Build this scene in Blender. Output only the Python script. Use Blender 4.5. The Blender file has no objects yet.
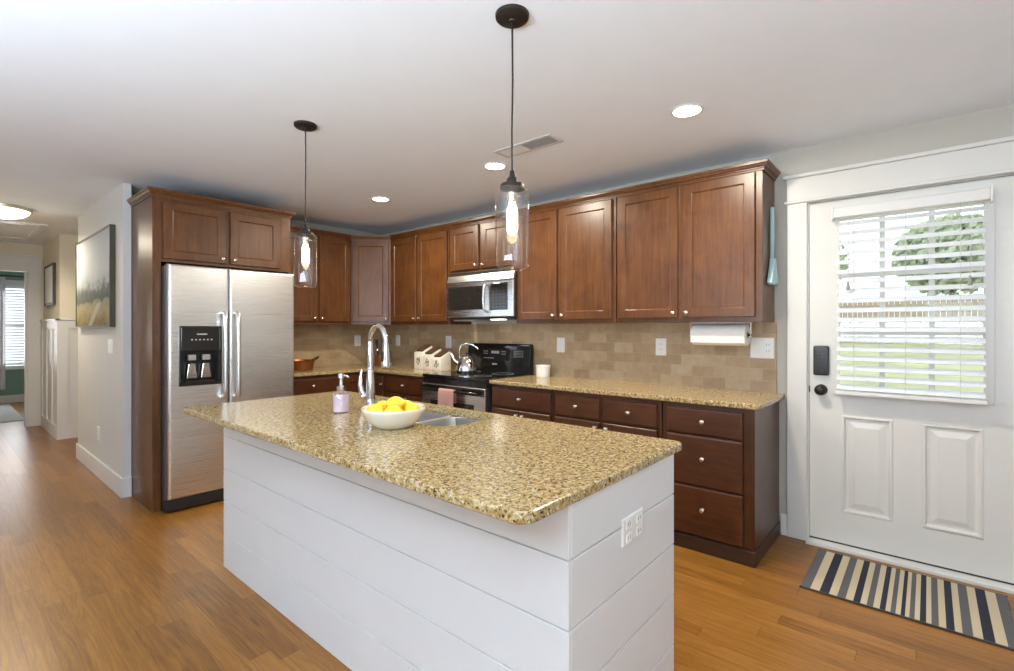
import bpy, bmesh, math, random
from mathutils import Vector, Matrix
PI = math.pi
S = bpy.context.scene
COL = S.collection
random.seed(4)

# ------------------------------------------------------------ camera, world, lights
cam = bpy.data.objects.new('camera', bpy.data.cameras.new('camera')); COL.objects.link(cam)
cam.location = (0, 0, 1.335); cam.rotation_euler = (PI/2, 0, math.radians(40.573))
cam.data.sensor_width = 36; cam.data.lens = 492.36/1014*36; cam.data.shift_y = -7.14/1014
cam.data.clip_start = .02
S.camera = cam
S.view_settings.view_transform = 'Standard'; S.view_settings.look = 'None'
S.view_settings.gamma = 1; S.view_settings.use_curve_mapping = False
S.view_settings.exposure = 0.19
S.cycles.use_denoising = True
S.cycles.max_bounces = 10; S.cycles.diffuse_bounces = 6; S.cycles.transparent_max_bounces = 16
S.cycles.sample_clamp_indirect = 6

W = bpy.data.worlds.new('daylight'); S.world = W; W.use_nodes = True
wn = W.node_tree.nodes; wl = W.node_tree.links
bgn = wn['Background']
sky = wn.new('ShaderNodeTexSky'); sky.sky_type = 'HOSEK_WILKIE'; sky.sun_direction = (.3, -.5, .8); sky.turbidity = 4
mixw = wn.new('ShaderNodeMix'); mixw.data_type = 'RGBA'; mixw.inputs[0].default_value = .75
wl.new(sky.outputs[0], mixw.inputs[6]); mixw.inputs[7].default_value = (.93, .97, 1, 1)
wl.new(mixw.outputs[2], bgn.inputs[0]); bgn.inputs[1].default_value = 2.1

def area(name, loc, rot, sx, sy, power, color=(1, 1, 1), shape='RECTANGLE', spread=PI):
    l = bpy.data.lights.new(name, 'AREA'); l.shape = shape; l.size = sx; l.size_y = sy
    l.energy = power; l.color = color; l.spread = spread
    o = bpy.data.objects.new(name, l); COL.objects.link(o); o.location = loc; o.rotation_euler = rot
    return o
# area lamps added inside the windows to boost the daylight
DAY = (.90, .96, 1.0)
UP = math.radians(32)          # added lamps are tilted up to brighten the ceiling
area('daylight_boost', (-3.1, -4.10, 1.5), (PI/2+UP, 0, 0), 1.3, 1.0, 5, DAY)
area('daylight_boost', (.6, -4.10, 1.5), (PI/2+UP, 0, 0), 1.3, 1.0, 5, DAY)
area('daylight_boost', (2.42, -.9, 1.45), (PI/2+UP, 0, PI/2), 2.3, 1.6, 24, DAY)
area('daylight_boost', (-12.35, .45, 1.35), (PI/2, 0, -PI/2), 1.2, 1.3, 30, (.95, .98, 1))
area('ceiling_bounce_flash', (-.7, -1.5, 1.3), (PI+math.radians(-12), 0, math.radians(20)), 3.4, 1.4, 215, (.785, .945, 1.12))  # unseen upward panel added behind the camera, standing in for a bounced flash
WARM = (1.0, .90, .74)
DOWN = [(-.965, 2.58), (-2.32, 2.58), (-3.68, 2.58)]
CEIL = 2.48

# ------------------------------------------------------------ materials
def nt(name):
    m = bpy.data.materials.new(name); m.use_nodes = True
    n = m.node_tree.nodes; l = m.node_tree.links
    return m, n, l, n['Principled BSDF']
def ramp(n, stops, interp='LINEAR'):
    r = n.new('ShaderNodeValToRGB'); r.color_ramp.interpolation = interp
    e = r.color_ramp.elements
    while len(e) < len(stops): e.new(.5)
    for el, (p, c) in zip(e, stops): el.position = p; el.color = (*c, 1)
    return r
def mth(n, l, op, a, b=None):
    m = n.new('ShaderNodeMath'); m.operation = op
    for i, v in enumerate((a, b)):
        if v is None: continue
        if isinstance(v, (int, float)): m.inputs[i].default_value = v
        else: l.new(v, m.inputs[i])
    return m.outputs[0]
def plain(name, col, rough=.5, metal=0, spec=.5, bump=0, bscale=60, coat=0, var=.04, vscale=6):
    m, n, l, b = nt(name)
    tc = n.new('ShaderNodeTexCoord')
    nz = n.new('ShaderNodeTexNoise'); nz.inputs['Scale'].default_value = vscale; nz.inputs['Detail'].default_value = 3
    l.new(tc.outputs['Object'], nz.inputs['Vector'])
    r = ramp(n, [(.3, tuple(c*(1-var) for c in col)), (.7, tuple(min(1, c*(1+var)) for c in col))])
    l.new(nz.outputs['Fac'], r.inputs[0]); l.new(r.outputs[0], b.inputs['Base Color'])
    b.inputs['Roughness'].default_value = rough; b.inputs['Metallic'].default_value = metal
    b.inputs['Specular IOR Level'].default_value = spec; b.inputs['Coat Weight'].default_value = coat
    b.inputs['Coat Roughness'].default_value = .1
    if bump:
        z = n.new('ShaderNodeTexNoise'); z.inputs['Scale'].default_value = bscale; z.inputs['Detail'].default_value = 4
        l.new(tc.outputs['Object'], z.inputs['Vector'])
        bp = n.new('ShaderNodeBump'); bp.inputs['Strength'].default_value = bump; bp.inputs['Distance'].default_value = .002
        l.new(z.outputs['Fac'], bp.inputs['Height']); l.new(bp.outputs[0], b.inputs['Normal'])
    return m
def emit(name, col, strength):
    m, n, l, b = nt(name)
    b.inputs['Base Color'].default_value = (.9, .9, .9, 1)
    b.inputs['Emission Color'].default_value = (*col, 1); b.inputs['Emission Strength'].default_value = strength
    return m
def thin_glass(name, tint=(1, 1, 1), refl=1.0, base=.03):
    m, n, l, b = nt(name); n.remove(b)
    out = n['Material Output']
    t = n.new('ShaderNodeBsdfTransparent'); t.inputs[0].default_value = (*tint, 1)
    g = n.new('ShaderNodeBsdfGlossy'); g.inputs['Roughness'].default_value = .02; g.inputs[0].default_value = (1, 1, 1, 1)
    lw = n.new('ShaderNodeLayerWeight'); lw.inputs[0].default_value = .35
    f = mth(n, l, 'ADD', mth(n, l, 'MULTIPLY', mth(n, l, 'POWER', lw.outputs['Facing'], 2.5), refl*.6), base)
    mx = n.new('ShaderNodeMixShader'); l.new(f, mx.inputs[0]); l.new(t.outputs[0], mx.inputs[1]); l.new(g.outputs[0], mx.inputs[2])
    l.new(mx.outputs[0], out.inputs[0])
    return m
def wood_mat(name, dark, light, rough=.32, axis='Z'):
    m, n, l, b = nt(name)
    tc = n.new('ShaderNodeTexCoord'); oi = n.new('ShaderNodeObjectInfo')
    add = n.new('ShaderNodeVectorMath'); add.operation = 'ADD'
    cv = n.new('ShaderNodeCombineXYZ')
    l.new(mth(n, l, 'MULTIPLY', oi.outputs['Random'], 17.0), cv.inputs[0]); l.new(mth(n, l, 'MULTIPLY', oi.outputs['Random'], 9.0), cv.inputs[2])
    l.new(tc.outputs['Object'], add.inputs[0]); l.new(cv.outputs[0], add.inputs[1])
    mp = n.new('ShaderNodeMapping')
    mp.inputs['Scale'].default_value = {'Z': (34, 34, 2.2), 'X': (2.2, 34, 34)}[axis]
    l.new(add.outputs[0], mp.inputs[0])
    g = n.new('ShaderNodeTexNoise'); g.inputs['Scale'].default_value = 1.6; g.inputs['Detail'].default_value = 6; g.inputs['Roughness'].default_value = .65
    l.new(mp.outputs[0], g.inputs['Vector'])
    big = n.new('ShaderNodeTexNoise'); big.inputs['Scale'].default_value = 4.5; big.inputs['Detail'].default_value = 2; big.inputs['Distortion'].default_value = 1.2
    l.new(add.outputs[0], big.inputs['Vector'])
    f = mth(n, l, 'ADD', mth(n, l, 'MULTIPLY', g.outputs['Fac'], .6), mth(n, l, 'MULTIPLY', big.outputs['Fac'], .4))
    r = ramp(n, [(.36, dark), (.62, light)]); l.new(f, r.inputs[0]); l.new(r.outputs[0], b.inputs['Base Color'])
    b.inputs['Roughness'].default_value = rough
    b.inputs['Coat Weight'].default_value = .12; b.inputs['Coat Roughness'].default_value = .3; b.inputs['Specular IOR Level'].default_value = .4
    return m
def floor_mat():
    m, n, l, b = nt('oak_floor_planks')
    tc = n.new('ShaderNodeTexCoord'); sx = n.new('ShaderNodeSeparateXYZ'); l.new(tc.outputs['Object'], sx.inputs[0])
    X, Y = sx.outputs[0], sx.outputs[1]
    PW, PL = .083, 1.05
    v = mth(n, l, 'DIVIDE', Y, PW); row = mth(n, l, 'FLOOR', v)
    w1 = n.new('ShaderNodeTexWhiteNoise'); w1.noise_dimensions = '1D'; l.new(row, w1.inputs['W'])
    u = mth(n, l, 'ADD', mth(n, l, 'DIVIDE', X, PL), mth(n, l, 'MULTIPLY', w1.outputs['Value'], 13.0)); colm = mth(n, l, 'FLOOR', u)
    cb = n.new('ShaderNodeCombineXYZ'); l.new(row, cb.inputs[0]); l.new(colm, cb.inputs[1])
    w2 = n.new('ShaderNodeTexWhiteNoise'); w2.noise_dimensions = '2D'; l.new(cb.outputs[0], w2.inputs['Vector'])
    pr = w2.outputs['Value']
    gv = n.new('ShaderNodeCombineXYZ')
    l.new(mth(n, l, 'ADD', mth(n, l, 'MULTIPLY', X, 1.9), mth(n, l, 'MULTIPLY', pr, 40)), gv.inputs[0])
    l.new(mth(n, l, 'MULTIPLY', Y, 30), gv.inputs[1]); l.new(mth(n, l, 'MULTIPLY', pr, 7), gv.inputs[2])
    g = n.new('ShaderNodeTexNoise'); g.inputs['Scale'].default_value = 1.3; g.inputs['Detail'].default_value = 7; g.inputs['Roughness'].default_value = .68; g.inputs['Distortion'].default_value = 1.6
    l.new(gv.outputs[0], g.inputs['Vector'])
    f = mth(n, l, 'ADD', mth(n, l, 'MULTIPLY', pr, .30), mth(n, l, 'ADD', mth(n, l, 'MULTIPLY', g.outputs['Fac'], 1.25), -.28))
    r = ramp(n, [(.12, (.12, .043, .008)), (.5, (.27, .113, .018)), (.9, (.41, .19, .040))]); l.new(f, r.inputs[0])
    fv = mth(n, l, 'FRACT', v); fu = mth(n, l, 'FRACT', u)
    gap = mth(n, l, 'MAXIMUM', mth(n, l, 'GREATER_THAN', mth(n, l, 'ABSOLUTE', mth(n, l, 'SUBTRACT', fv, .5)), .488),
              mth(n, l, 'GREATER_THAN', mth(n, l, 'ABSOLUTE', mth(n, l, 'SUBTRACT', fu, .5)), .4985))
    mx = n.new('ShaderNodeMix'); mx.data_type = 'RGBA'; l.new(mth(n, l, 'MULTIPLY', gap, .55), mx.inputs[0]); l.new(r.outputs[0], mx.inputs[6]); mx.inputs[7].default_value = (.06, .025, .008, 1)
    l.new(mx.outputs[2], b.inputs['Base Color'])
    b.inputs['Specular IOR Level'].default_value = .36
    l.new(mth(n, l, 'ADD', mth(n, l, 'MULTIPLY', g.outputs['Fac'], .16), .24), b.inputs['Roughness'])
    bp = n.new('ShaderNodeBump'); bp.inputs['Strength'].default_value = .25; bp.inputs['Distance'].default_value = .002
    l.new(mth(n, l, 'SUBTRACT', mth(n, l, 'MULTIPLY', g.outputs['Fac'], .25), gap), bp.inputs['Height']); l.new(bp.outputs[0], b.inputs['Normal'])
    return m
def granite_mat():
    m, n, l, b = nt('gold_granite')
    tc = n.new('ShaderNodeTexCoord')
    def noise(sc, det=3, dist=0, off=0):
        z = n.new('ShaderNodeTexNoise'); z.inputs['Scale'].default_value = sc; z.inputs['Detail'].default_value = det; z.inputs['Distortion'].default_value = dist
        if off:
            mp = n.new('ShaderNodeMapping'); mp.inputs['Location'].default_value = (off, off, off); l.new(tc.outputs['Object'], mp.inputs[0]); l.new(mp.outputs[0], z.inputs['Vector'])
        else: l.new(tc.outputs['Object'], z.inputs['Vector'])
        return z.outputs['Fac']
    base = ramp(n, [(.32, (.27, .165, .055)), (.5, (.43, .315, .14)), (.68, (.58, .48, .28))]); l.new(noise(70, 4, .6), base.inputs[0])
    def over(prev, fac, col):
        mx = n.new('ShaderNodeMix'); mx.data_type = 'RGBA'; l.new(fac, mx.inputs[0]); l.new(prev, mx.inputs[6]); mx.inputs[7].default_value = (*col, 1); return mx.outputs[2]
    def mask(f, lo, hi):
        r = ramp(n, [(lo, (0, 0, 0)), (hi, (1, 1, 1))]); l.new(f, r.inputs[0]); return r.outputs[0]
    c = over(base.outputs[0], mask(noise(105, 3, .5, 3.1), .57, .66), (.17, .085, .03))
    c = over(c, mask(noise(75, 3, .3, 8.7), .60, .66), (.62, .55, .42))
    c = over(c, mask(noise(120, 3, .4, 15.3), .59, .64), (.025, .018, .014))
    c = over(c, mask(noise(62, 4, .8, 22.3), .64, .69), (.05, .03, .018))
    l.new(c, b.inputs['Base Color']); b.inputs['Roughness'].default_value = .17; b.inputs['Specular IOR Level'].default_value = .5
    return m
def tile_mat():
    m, n, l, b = nt('travertine_tile')
    tc = n.new('ShaderNodeTexCoord'); sx = n.new('ShaderNodeSeparateXYZ'); l.new(tc.outputs['Object'], sx.inputs[0])
    u = mth(n, l, 'DIVIDE', mth(n, l, 'SUBTRACT', sx.outputs[0], sx.outputs[1]), .155)
    v = mth(n, l, 'DIVIDE', mth(n, l, 'SUBTRACT', sx.outputs[2], .914), .0768)
    row = mth(n, l, 'FLOOR', v)
    u2 = mth(n, l, 'ADD', u, mth(n, l, 'MULTIPLY', row, .5)); cx = mth(n, l, 'FLOOR', u2)
    cb = n.new('ShaderNodeCombineXYZ'); l.new(row, cb.inputs[0]); l.new(cx, cb.inputs[1])
    w2 = n.new('ShaderNodeTexWhiteNoise'); w2.noise_dimensions = '2D'; l.new(cb.outputs[0], w2.inputs['Vector'])
    z = n.new('ShaderNodeTexNoise'); z.inputs['Scale'].default_value = 14; z.inputs['Detail'].default_value = 6; z.inputs['Roughness'].default_value = .7; l.new(tc.outputs['Object'], z.inputs['Vector'])
    f = mth(n, l, 'ADD', mth(n, l, 'MULTIPLY', w2.outputs['Value'], .34), mth(n, l, 'MULTIPLY', z.outputs['Fac'], .66))
    r = ramp(n, [(.15, (.29, .18, .088)), (.5, (.42, .295, .168)), (.85, (.53, .41, .26))]); l.new(f, r.inputs[0])
    gap = mth(n, l, 'MAXIMUM', mth(n, l, 'GREATER_THAN', mth(n, l, 'ABSOLUTE', mth(n, l, 'SUBTRACT', mth(n, l, 'FRACT', v), .5)), .475),
              mth(n, l, 'GREATER_THAN', mth(n, l, 'ABSOLUTE', mth(n, l, 'SUBTRACT', mth(n, l, 'FRACT', u2), .5)), .488))
    mx = n.new('ShaderNodeMix'); mx.data_type = 'RGBA'; l.new(mth(n, l, 'MULTIPLY', gap, .7), mx.inputs[0]); l.new(r.outputs[0], mx.inputs[6]); mx.inputs[7].default_value = (.44, .36, .26, 1)
    l.new(mx.outputs[2], b.inputs['Base Color']); b.inputs['Roughness'].default_value = .45
    bp = n.new('ShaderNodeBump'); bp.inputs['Strength'].default_value = .3; bp.inputs['Distance'].default_value = .002
    l.new(mth(n, l, 'SUBTRACT', mth(n, l, 'MULTIPLY', z.outputs['Fac'], .3), gap), bp.inputs['Height']); l.new(bp.outputs[0], b.inputs['Normal'])
    return m
def steel_mat(name, col=(.62, .61, .59), rough=.27, axis='Y'):
    m, n, l, b = nt(name)
    tc = n.new('ShaderNodeTexCoord'); mp = n.new('ShaderNodeMapping')
    mp.inputs['Scale'].default_value = {'Y': (160, .6, 160), 'X': (.6, 160, 160), 'Z': (240, 240, 1.5)}[axis]
    l.new(tc.outputs['Object'], mp.inputs[0])
    z = n.new('ShaderNodeTexNoise'); z.inputs['Scale'].default_value = 3; z.inputs['Detail'].default_value = 3; l.new(mp.outputs[0], z.inputs['Vector'])
    l.new(mth(n, l, 'ADD', mth(n, l, 'MULTIPLY', z.outputs['Fac'], .06), rough-.03), b.inputs['Roughness'])
    b.inputs['Base Color'].default_value = (*col, 1); b.inputs['Metallic'].default_value = 1
    bp = n.new('ShaderNodeBump'); bp.inputs['Strength'].default_value = .002; bp.inputs['Distance'].default_value = .001
    l.new(z.outputs['Fac'], bp.inputs['Height']); l.new(bp.outputs[0], b.inputs['Normal'])
    return m

M = {}
M['wall'] = plain('greige_wall_paint', (.50, .475, .415), .7, bump=.05, var=.015)
M['wallgrey'] = plain('pale_grey_wall_paint', (.64, .635, .61), .7, bump=.05, var=.015)
M['hallwall'] = plain('lamp_warmed_beige_paint', (.76, .69, .54), .7, bump=.05, var=.015)  # beige with the hall lamp's warm cast put into the colour
M['green'] = plain('green_wall_paint', (.21, .33, .26), .7, var=.02)
M['ceiling'] = plain('ceiling_paint', (.87, .91, .955), .8, bump=.05, var=.01)
M['trim'] = plain('white_trim_paint', (.74, .735, .715), .35, var=.01)
M['doorpaint'] = plain('white_door_paint', (.70, .69, .65), .38, var=.01)
M['ship'] = plain('white_shiplap_paint', (.74, .75, .755), .4, var=.012)
M['core'] = plain('dark_gap_core', (.22, .21, .20), .8)
M['floor'] = floor_mat()
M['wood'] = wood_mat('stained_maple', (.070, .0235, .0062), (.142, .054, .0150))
M['woodx'] = wood_mat('stained_maple_drawers_shaded', (.048, .015, .006), (.095, .031, .011), axis='X')  # same maple, base-level shade put into the drawer colour
M['woodbase'] = wood_mat('stained_maple_base_shaded', (.046, .0145, .0055), (.092, .031, .0105))  # same maple as the wall cabinets, darkened by painted-in shade
M['darkwood'] = plain('dark_toe_board', (.045, .02, .011), .45)
M['granite'] = granite_mat()
M['tile'] = tile_mat()
M['steel'] = steel_mat('brushed_stainless', (.84, .855, .86), .28)
M['steelx'] = steel_mat('brushed_stainless_front', axis='X')
M['sinksteel'] = steel_mat('satin_sink_steel', (.74, .74, .73), .36, 'X')
M['chrome'] = plain('polished_chrome', (.66, .66, .66), .11, 1, var=.01)
M['nickel'] = plain('satin_nickel', (.72, .66, .56), .25, 1, var=.02)
M['black'] = plain('black_gloss_enamel', (.012, .012, .012), .1, var=.1)
M['blackm'] = plain('black_satin_plastic', (.018, .018, .018), .4, var=.1)
M['bglass'] = plain('dark_oven_glass', (.02, .018, .016), .05, var=.1)
M['bronze'] = plain('oil_rubbed_bronze', (.035, .028, .024), .42, .6, var=.1)
M['lockgrey'] = plain('dark_grey_lock', (.055, .055, .057), .4, .4, var=.1)
M['fridgeside'] = plain('dark_fridge_side', (.06, .06, .062), .5)
M['cream'] = plain('cream_ceramic', (.79, .735, .62), .22, coat=.4, var=.03)
M['white'] = plain('white_plastic', (.82, .81, .78), .35, var=.01)
M['offw'] = plain('plate_slot_grey', (.60, .59, .57), .4)
M['lemon'] = plain('lemon_skin', (.90, .62, .03), .4, bump=.35, bscale=90, var=.12, vscale=14)
M['lemontip'] = plain('lemon_stem_scar', (.42, .40, .08), .6)
M['copper'] = plain('hammered_copper', (.36, .145, .055), .4, .9, bump=.2, bscale=40, var=.12)
M['brass'] = plain('dark_brass', (.16, .08, .03), .4, .8)
M['pink'] = plain('dusty_pink_towel', (.50, .28, .25), .95, bump=.6, bscale=200, var=.08)
M['paper'] = plain('white_paper_towel', (.86, .83, .76), .9, bump=.3, bscale=120, var=.02)
M['card'] = plain('grey_cardboard', (.20, .18, .17), .9)
M['lid'] = plain('dark_wood_lid', (.085, .042, .022), .5, var=.2, vscale=20)
M['leaf'] = plain('painted_leaf_green', (.20, .25, .13), .4)
M['petal'] = plain('painted_dark_flower', (.20, .16, .14), .4)
M['blue'] = plain('pale_blue_bristle', (.42, .60, .62), .6, bump=.4, bscale=150, var=.06)
M['grey'] = plain('vent_grey', (.34, .33, .31), .6)
M['curtain'] = plain('grey_curtain', (.62, .62, .63), .9)
M['rugg'] = plain('grey_rug', (.52, .52, .53), .95, bump=.5, bscale=200)
M['blind'] = plain('white_blind_slat', (.78, .81, .85), .4, var=.01)
M['cordw'] = plain('blind_cord', (.62, .62, .60), .8)
M['tassel'] = plain('grey_tassel', (.32, .33, .31), .6)
M['glass'] = thin_glass('clear_pendant_glass', (.95, .935, .905), 1.3, .05)
M['pane'] = thin_glass('window_pane', (.97, .98, .98), .5, .03)
M['soapglass'] = thin_glass('clear_bottle_plastic', (.95, .94, .96), .9, .05)
M['frame'] = plain('dark_bronze_frame', (.055, .048, .03), .45, var=.15)
M['wframe'] = plain('dark_picture_frame', (.05, .046, .042), .5)
M['mat'] = plain('white_picture_mat', (.80, .80, .79), .6)
M['lens'] = emit('downlight_lens', (1, .93, .80), 12)
M['dome'] = emit('hall_dome_glass', (1, .92, .74), 3.2)
M['bulb'] = emit('warm_bulb', (1, .74, .42), 16)
M['filament'] = emit('glowing_filament', (1, .80, .48), 60)
M['lawn'] = plain('lawn_grass', (.44, .46, .24), .9, var=.2, vscale=.8)
M['fence'] = plain('brown_timber_fence', (.42, .35, .27), .9, var=.15)
M['foliage'] = plain('tree_leaves', (.50, .57, .40), .8, var=.25, vscale=5)
M['bark'] = plain('tree_bark', (.12, .09, .06), .9)

def liquid():
    m, n, l, b = nt('lavender_soap'); b.inputs['Base Color'].default_value = (.66, .53, .60, 1)
    b.inputs['Roughness'].default_value = .15
    tc = n.new('ShaderNodeTexCoord'); z = n.new('ShaderNodeTexNoise'); z.inputs['Scale'].default_value = 12; l.new(tc.outputs['Object'], z.inputs[0])
    r = ramp(n, [(.3, (.60, .47, .55)), (.7, (.74, .63, .68))]); l.new(z.outputs['Fac'], r.inputs[0]); l.new(r.outputs[0], b.inputs['Base Color'])
    return m
M['soap'] = liquid()
def landscape_mat():
    m, n, l, b = nt('painted_misty_field')
    tc = n.new('ShaderNodeTexCoord'); sx = n.new('ShaderNodeSeparateXYZ'); l.new(tc.outputs['Generated'], sx.inputs[0])
    z = n.new('ShaderNodeTexNoise'); z.inputs['Scale'].default_value = 9; z.inputs['Detail'].default_value = 6; l.new(tc.outputs['Generated'], z.inputs['Vector'])
    h = mth(n, l, 'ADD', sx.outputs[2], mth(n, l, 'MULTIPLY', mth(n, l, 'SUBTRACT', z.outputs['Fac'], .5), .28))
    r = ramp(n, [(.0, (.22, .17, .08)), (.18, (.36, .31, .18)), (.25, (.30, .29, .20)), (.29, (.12, .13, .11)), (.40, (.17, .19, .18)), (.47, (.42, .44, .43)), (.6, (.50, .52, .52)), (1, (.56, .58, .58))])
    l.new(h, r.inputs[0])
    # pale path across the field
    px = mth(n, l, 'ABSOLUTE', mth(n, l, 'SUBTRACT', sx.outputs[0], mth(n, l, 'ADD', .45, mth(n, l, 'MULTIPLY', sx.outputs[2], 1.1))))
    pm = mth(n, l, 'MULTIPLY', mth(n, l, 'LESS_THAN', px, .06), mth(n, l, 'LESS_THAN', sx.outputs[2], .24))
    mx = n.new('ShaderNodeMix'); mx.data_type = 'RGBA'; l.new(mth(n, l, 'MULTIPLY', pm, .6), mx.inputs[0]); l.new(r.outputs[0], mx.inputs[6]); mx.inputs[7].default_value = (.52, .48, .38, 1)
    l.new(mx.outputs[2], b.inputs['Base Color']); b.inputs['Roughness'].default_value = .9; b.inputs['Specular IOR Level'].default_value = .1
    return m
M['paint'] = landscape_mat()

# ------------------------------------------------------------ mesh builder
class MB:
    def __init__(s): s.bm = bmesh.new()
    def _add(s, t, mat=None):
        if mat is not None: t.transform(mat)
        me = bpy.data.meshes.new('t'); t.to_mesh(me); t.free(); s.bm.from_mesh(me); bpy.data.meshes.remove(me); return s
    def box(s, x0, x1, y0, y1, z0, z1, bev=0, seg=2, mat=None):
        t = bmesh.new(); bmesh.ops.create_cube(t, size=1)
        for v in t.verts: v.co = ((x0+x1)/2+v.co.x*(x1-x0), (y0+y1)/2+v.co.y*(y1-y0), (z0+z1)/2+v.co.z*(z1-z0))
        if bev: bmesh.ops.bevel(t, geom=t.edges[:], offset=bev, segments=seg, affect='EDGES', profile=.5)
        return s._add(t, mat)
    def rings(s, rs, mat=None, cap=True):
        """rs: list of (x0,x1,z0,z1,y): nested rectangles facing -Y, first is closed as back"""
        t = bmesh.new(); L = []
        for x0, x1, z0, z1, y in rs: L.append([t.verts.new(p) for p in ((x0, y, z0), (x1, y, z0), (x1, y, z1), (x0, y, z1))])
        for a, b in zip(L, L[1:]):
            for i in range(4): t.faces.new((a[i], a[(i+1) % 4], b[(i+1) % 4], b[i]))
        t.faces.new(L[-1]); t.faces.new(L[0][::-1])
        return s._add(t, mat)
    def lathe(s, prof, seg=24, mat=None):
        """prof: (r,z) list; axis Z"""
        t = bmesh.new(); L = []
        for r, z in prof:
            if r < 1e-6: L.append([t.verts.new((0, 0, z))])
            else: L.append([t.verts.new((r*math.cos(2*PI*i/seg), r*math.sin(2*PI*i/seg), z)) for i in range(seg)])
        for a, b in zip(L, L[1:]):
            for i in range(seg):
                j = (i+1) % seg
                if len(a) == 1 and len(b) == 1: continue
                if len(a) == 1: t.faces.new((a[0], b[j], b[i]))
                elif len(b) == 1: t.faces.new((a[i], a[j], b[0]))
                else: t.faces.new((a[i], a[j], b[j], b[i]))
        bmesh.ops.recalc_face_normals(t, faces=t.faces)
        return s._add(t, mat)
    def tube(s, pts, rad, seg=10, mat=None, caps=True):
        pts = [Vector(p) for p in pts]; n = len(pts)
        if not hasattr(rad, '__len__'): rad = [rad]*n
        t = bmesh.new(); L = []; prev = None
        for i, p in enumerate(pts):
            d = (pts[min(i+1, n-1)]-pts[max(i-1, 0)]).normalized()
            if prev is None:
                u = Vector((0, 0, 1)) if abs(d.z) < .9 else Vector((1, 0, 0))
            else: u = prev
            a = (u-d*u.dot(d)).normalized(); c = d.cross(a); prev = a
            L.append([t.verts.new(p+rad[i]*(a*math.cos(2*PI*k/seg)+c*math.sin(2*PI*k/seg))) for k in range(seg)])
        for a, b in zip(L, L[1:]):
            for k in range(seg): t.faces.new((a[k], a[(k+1) % seg], b[(k+1) % seg], b[k]))
        if caps: t.faces.new(L[0][::-1]); t.faces.new(L[-1])
        bmesh.ops.recalc_face_normals(t, faces=t.faces)
        return s._add(t, mat)
    def prism(s, poly, a, b, axis='y', mat=None, bev=0):
        """poly in (x,z) extruded y a..b (axis y); (y,z) extruded x (axis x); (x,y) extruded z (axis z)"""
        t = bmesh.new()
        f = {'y': lambda p, q: (p[0], q, p[1]), 'x': lambda p, q: (q, p[0], p[1]), 'z': lambda p, q: (p[0], p[1], q)}[axis]
        A = [t.verts.new(f(p, a)) for p in poly]; B = [t.verts.new(f(p, b)) for p in poly]; n = len(poly)
        for i in range(n): t.faces.new((A[i], A[(i+1) % n], B[(i+1) % n], B[i]))
        t.faces.new(A[::-1]); t.faces.new(B)
        bmesh.ops.recalc_face_normals(t, faces=t.faces)
        if bev: bmesh.ops.bevel(t, geom=t.edges[:], offset=bev, segments=2, affect='EDGES', profile=.5)
        return s._add(t, mat)
    def sweep(s, path, prof, mat=None):
        """plan path [(x,y)], prof [(outset,z)] closed, outward = right of travel, mitred"""
        P = [Vector(p) for p in path]; n = len(P); t = bmesh.new(); L = []
        for i in range(n):
            d0 = (P[i]-P[i-1]).normalized() if i else (P[1]-P[0]).normalized()
            d1 = (P[i+1]-P[i]).normalized() if i < n-1 else d0
            n0 = Vector((d0.y, -d0.x)); n1 = Vector((d1.y, -d1.x))
            m = (n0+n1).normalized(); k = 1/max(.3, m.dot(n0))
            L.append([t.verts.new((P[i].x+m.x*k*o, P[i].y+m.y*k*o, z)) for o, z in prof])
        q = len(prof)
        for a, b in zip(L, L[1:]):
            for k in range(q): t.faces.new((a[k], a[(k+1) % q], b[(k+1) % q], b[k]))
        t.faces.new(L[0][::-1]); t.faces.new(L[-1])
        bmesh.ops.recalc_face_normals(t, faces=t.faces)
        return s._add(t, mat)
    def build(s, name, mat, parent=None, smooth=False, angle=40):
        me = bpy.data.meshes.new(name); s.bm.to_mesh(me); s.bm.free()
        me.materials.append(M[mat] if isinstance(mat, str) else mat)
        o = bpy.data.objects.new(name, me); COL.objects.link(o)
        if parent is not None: o.parent = parent
        if smooth:
            for p in me.polygons: p.use_smooth = True
            try: me.set_sharp_from_angle(angle=math.radians(angle))
            except Exception: pass
        return o
def tag(o, label=None, cat=None, group=None, kind=None):
    if label: o['label'] = label
    if cat: o['category'] = cat
    if group: o['group'] = group
    if kind: o['kind'] = kind
    return o
def thing(name, label, cat, loc=(0, 0, 0), rz=0, group=None):
    o = bpy.data.objects.new(name, None); COL.objects.link(o); o.empty_display_size = .1
    o.location = loc; o.rotation_euler = (0, 0, rz)
    return tag(o, label, cat, group)
def struct(name, mb, mat, label=None, parent=None, **k):
    o = mb.build(name, mat, parent, **k)
    if parent is None: tag(o, label, None, None, 'structure')
    return o
def T(x, y, z): return Matrix.Translation((x, y, z))
def RX(a): return Matrix.Rotation(a, 4, 'X')
def RY(a): return Matrix.Rotation(a, 4, 'Y')
def RZ(a): return Matrix.Rotation(a, 4, 'Z')
def copy_tree(o, parent=None):
    c = o.copy(); COL.objects.link(c); c.parent = parent
    for ch in list(o.children): copy_tree(ch, c)
    return c

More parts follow.
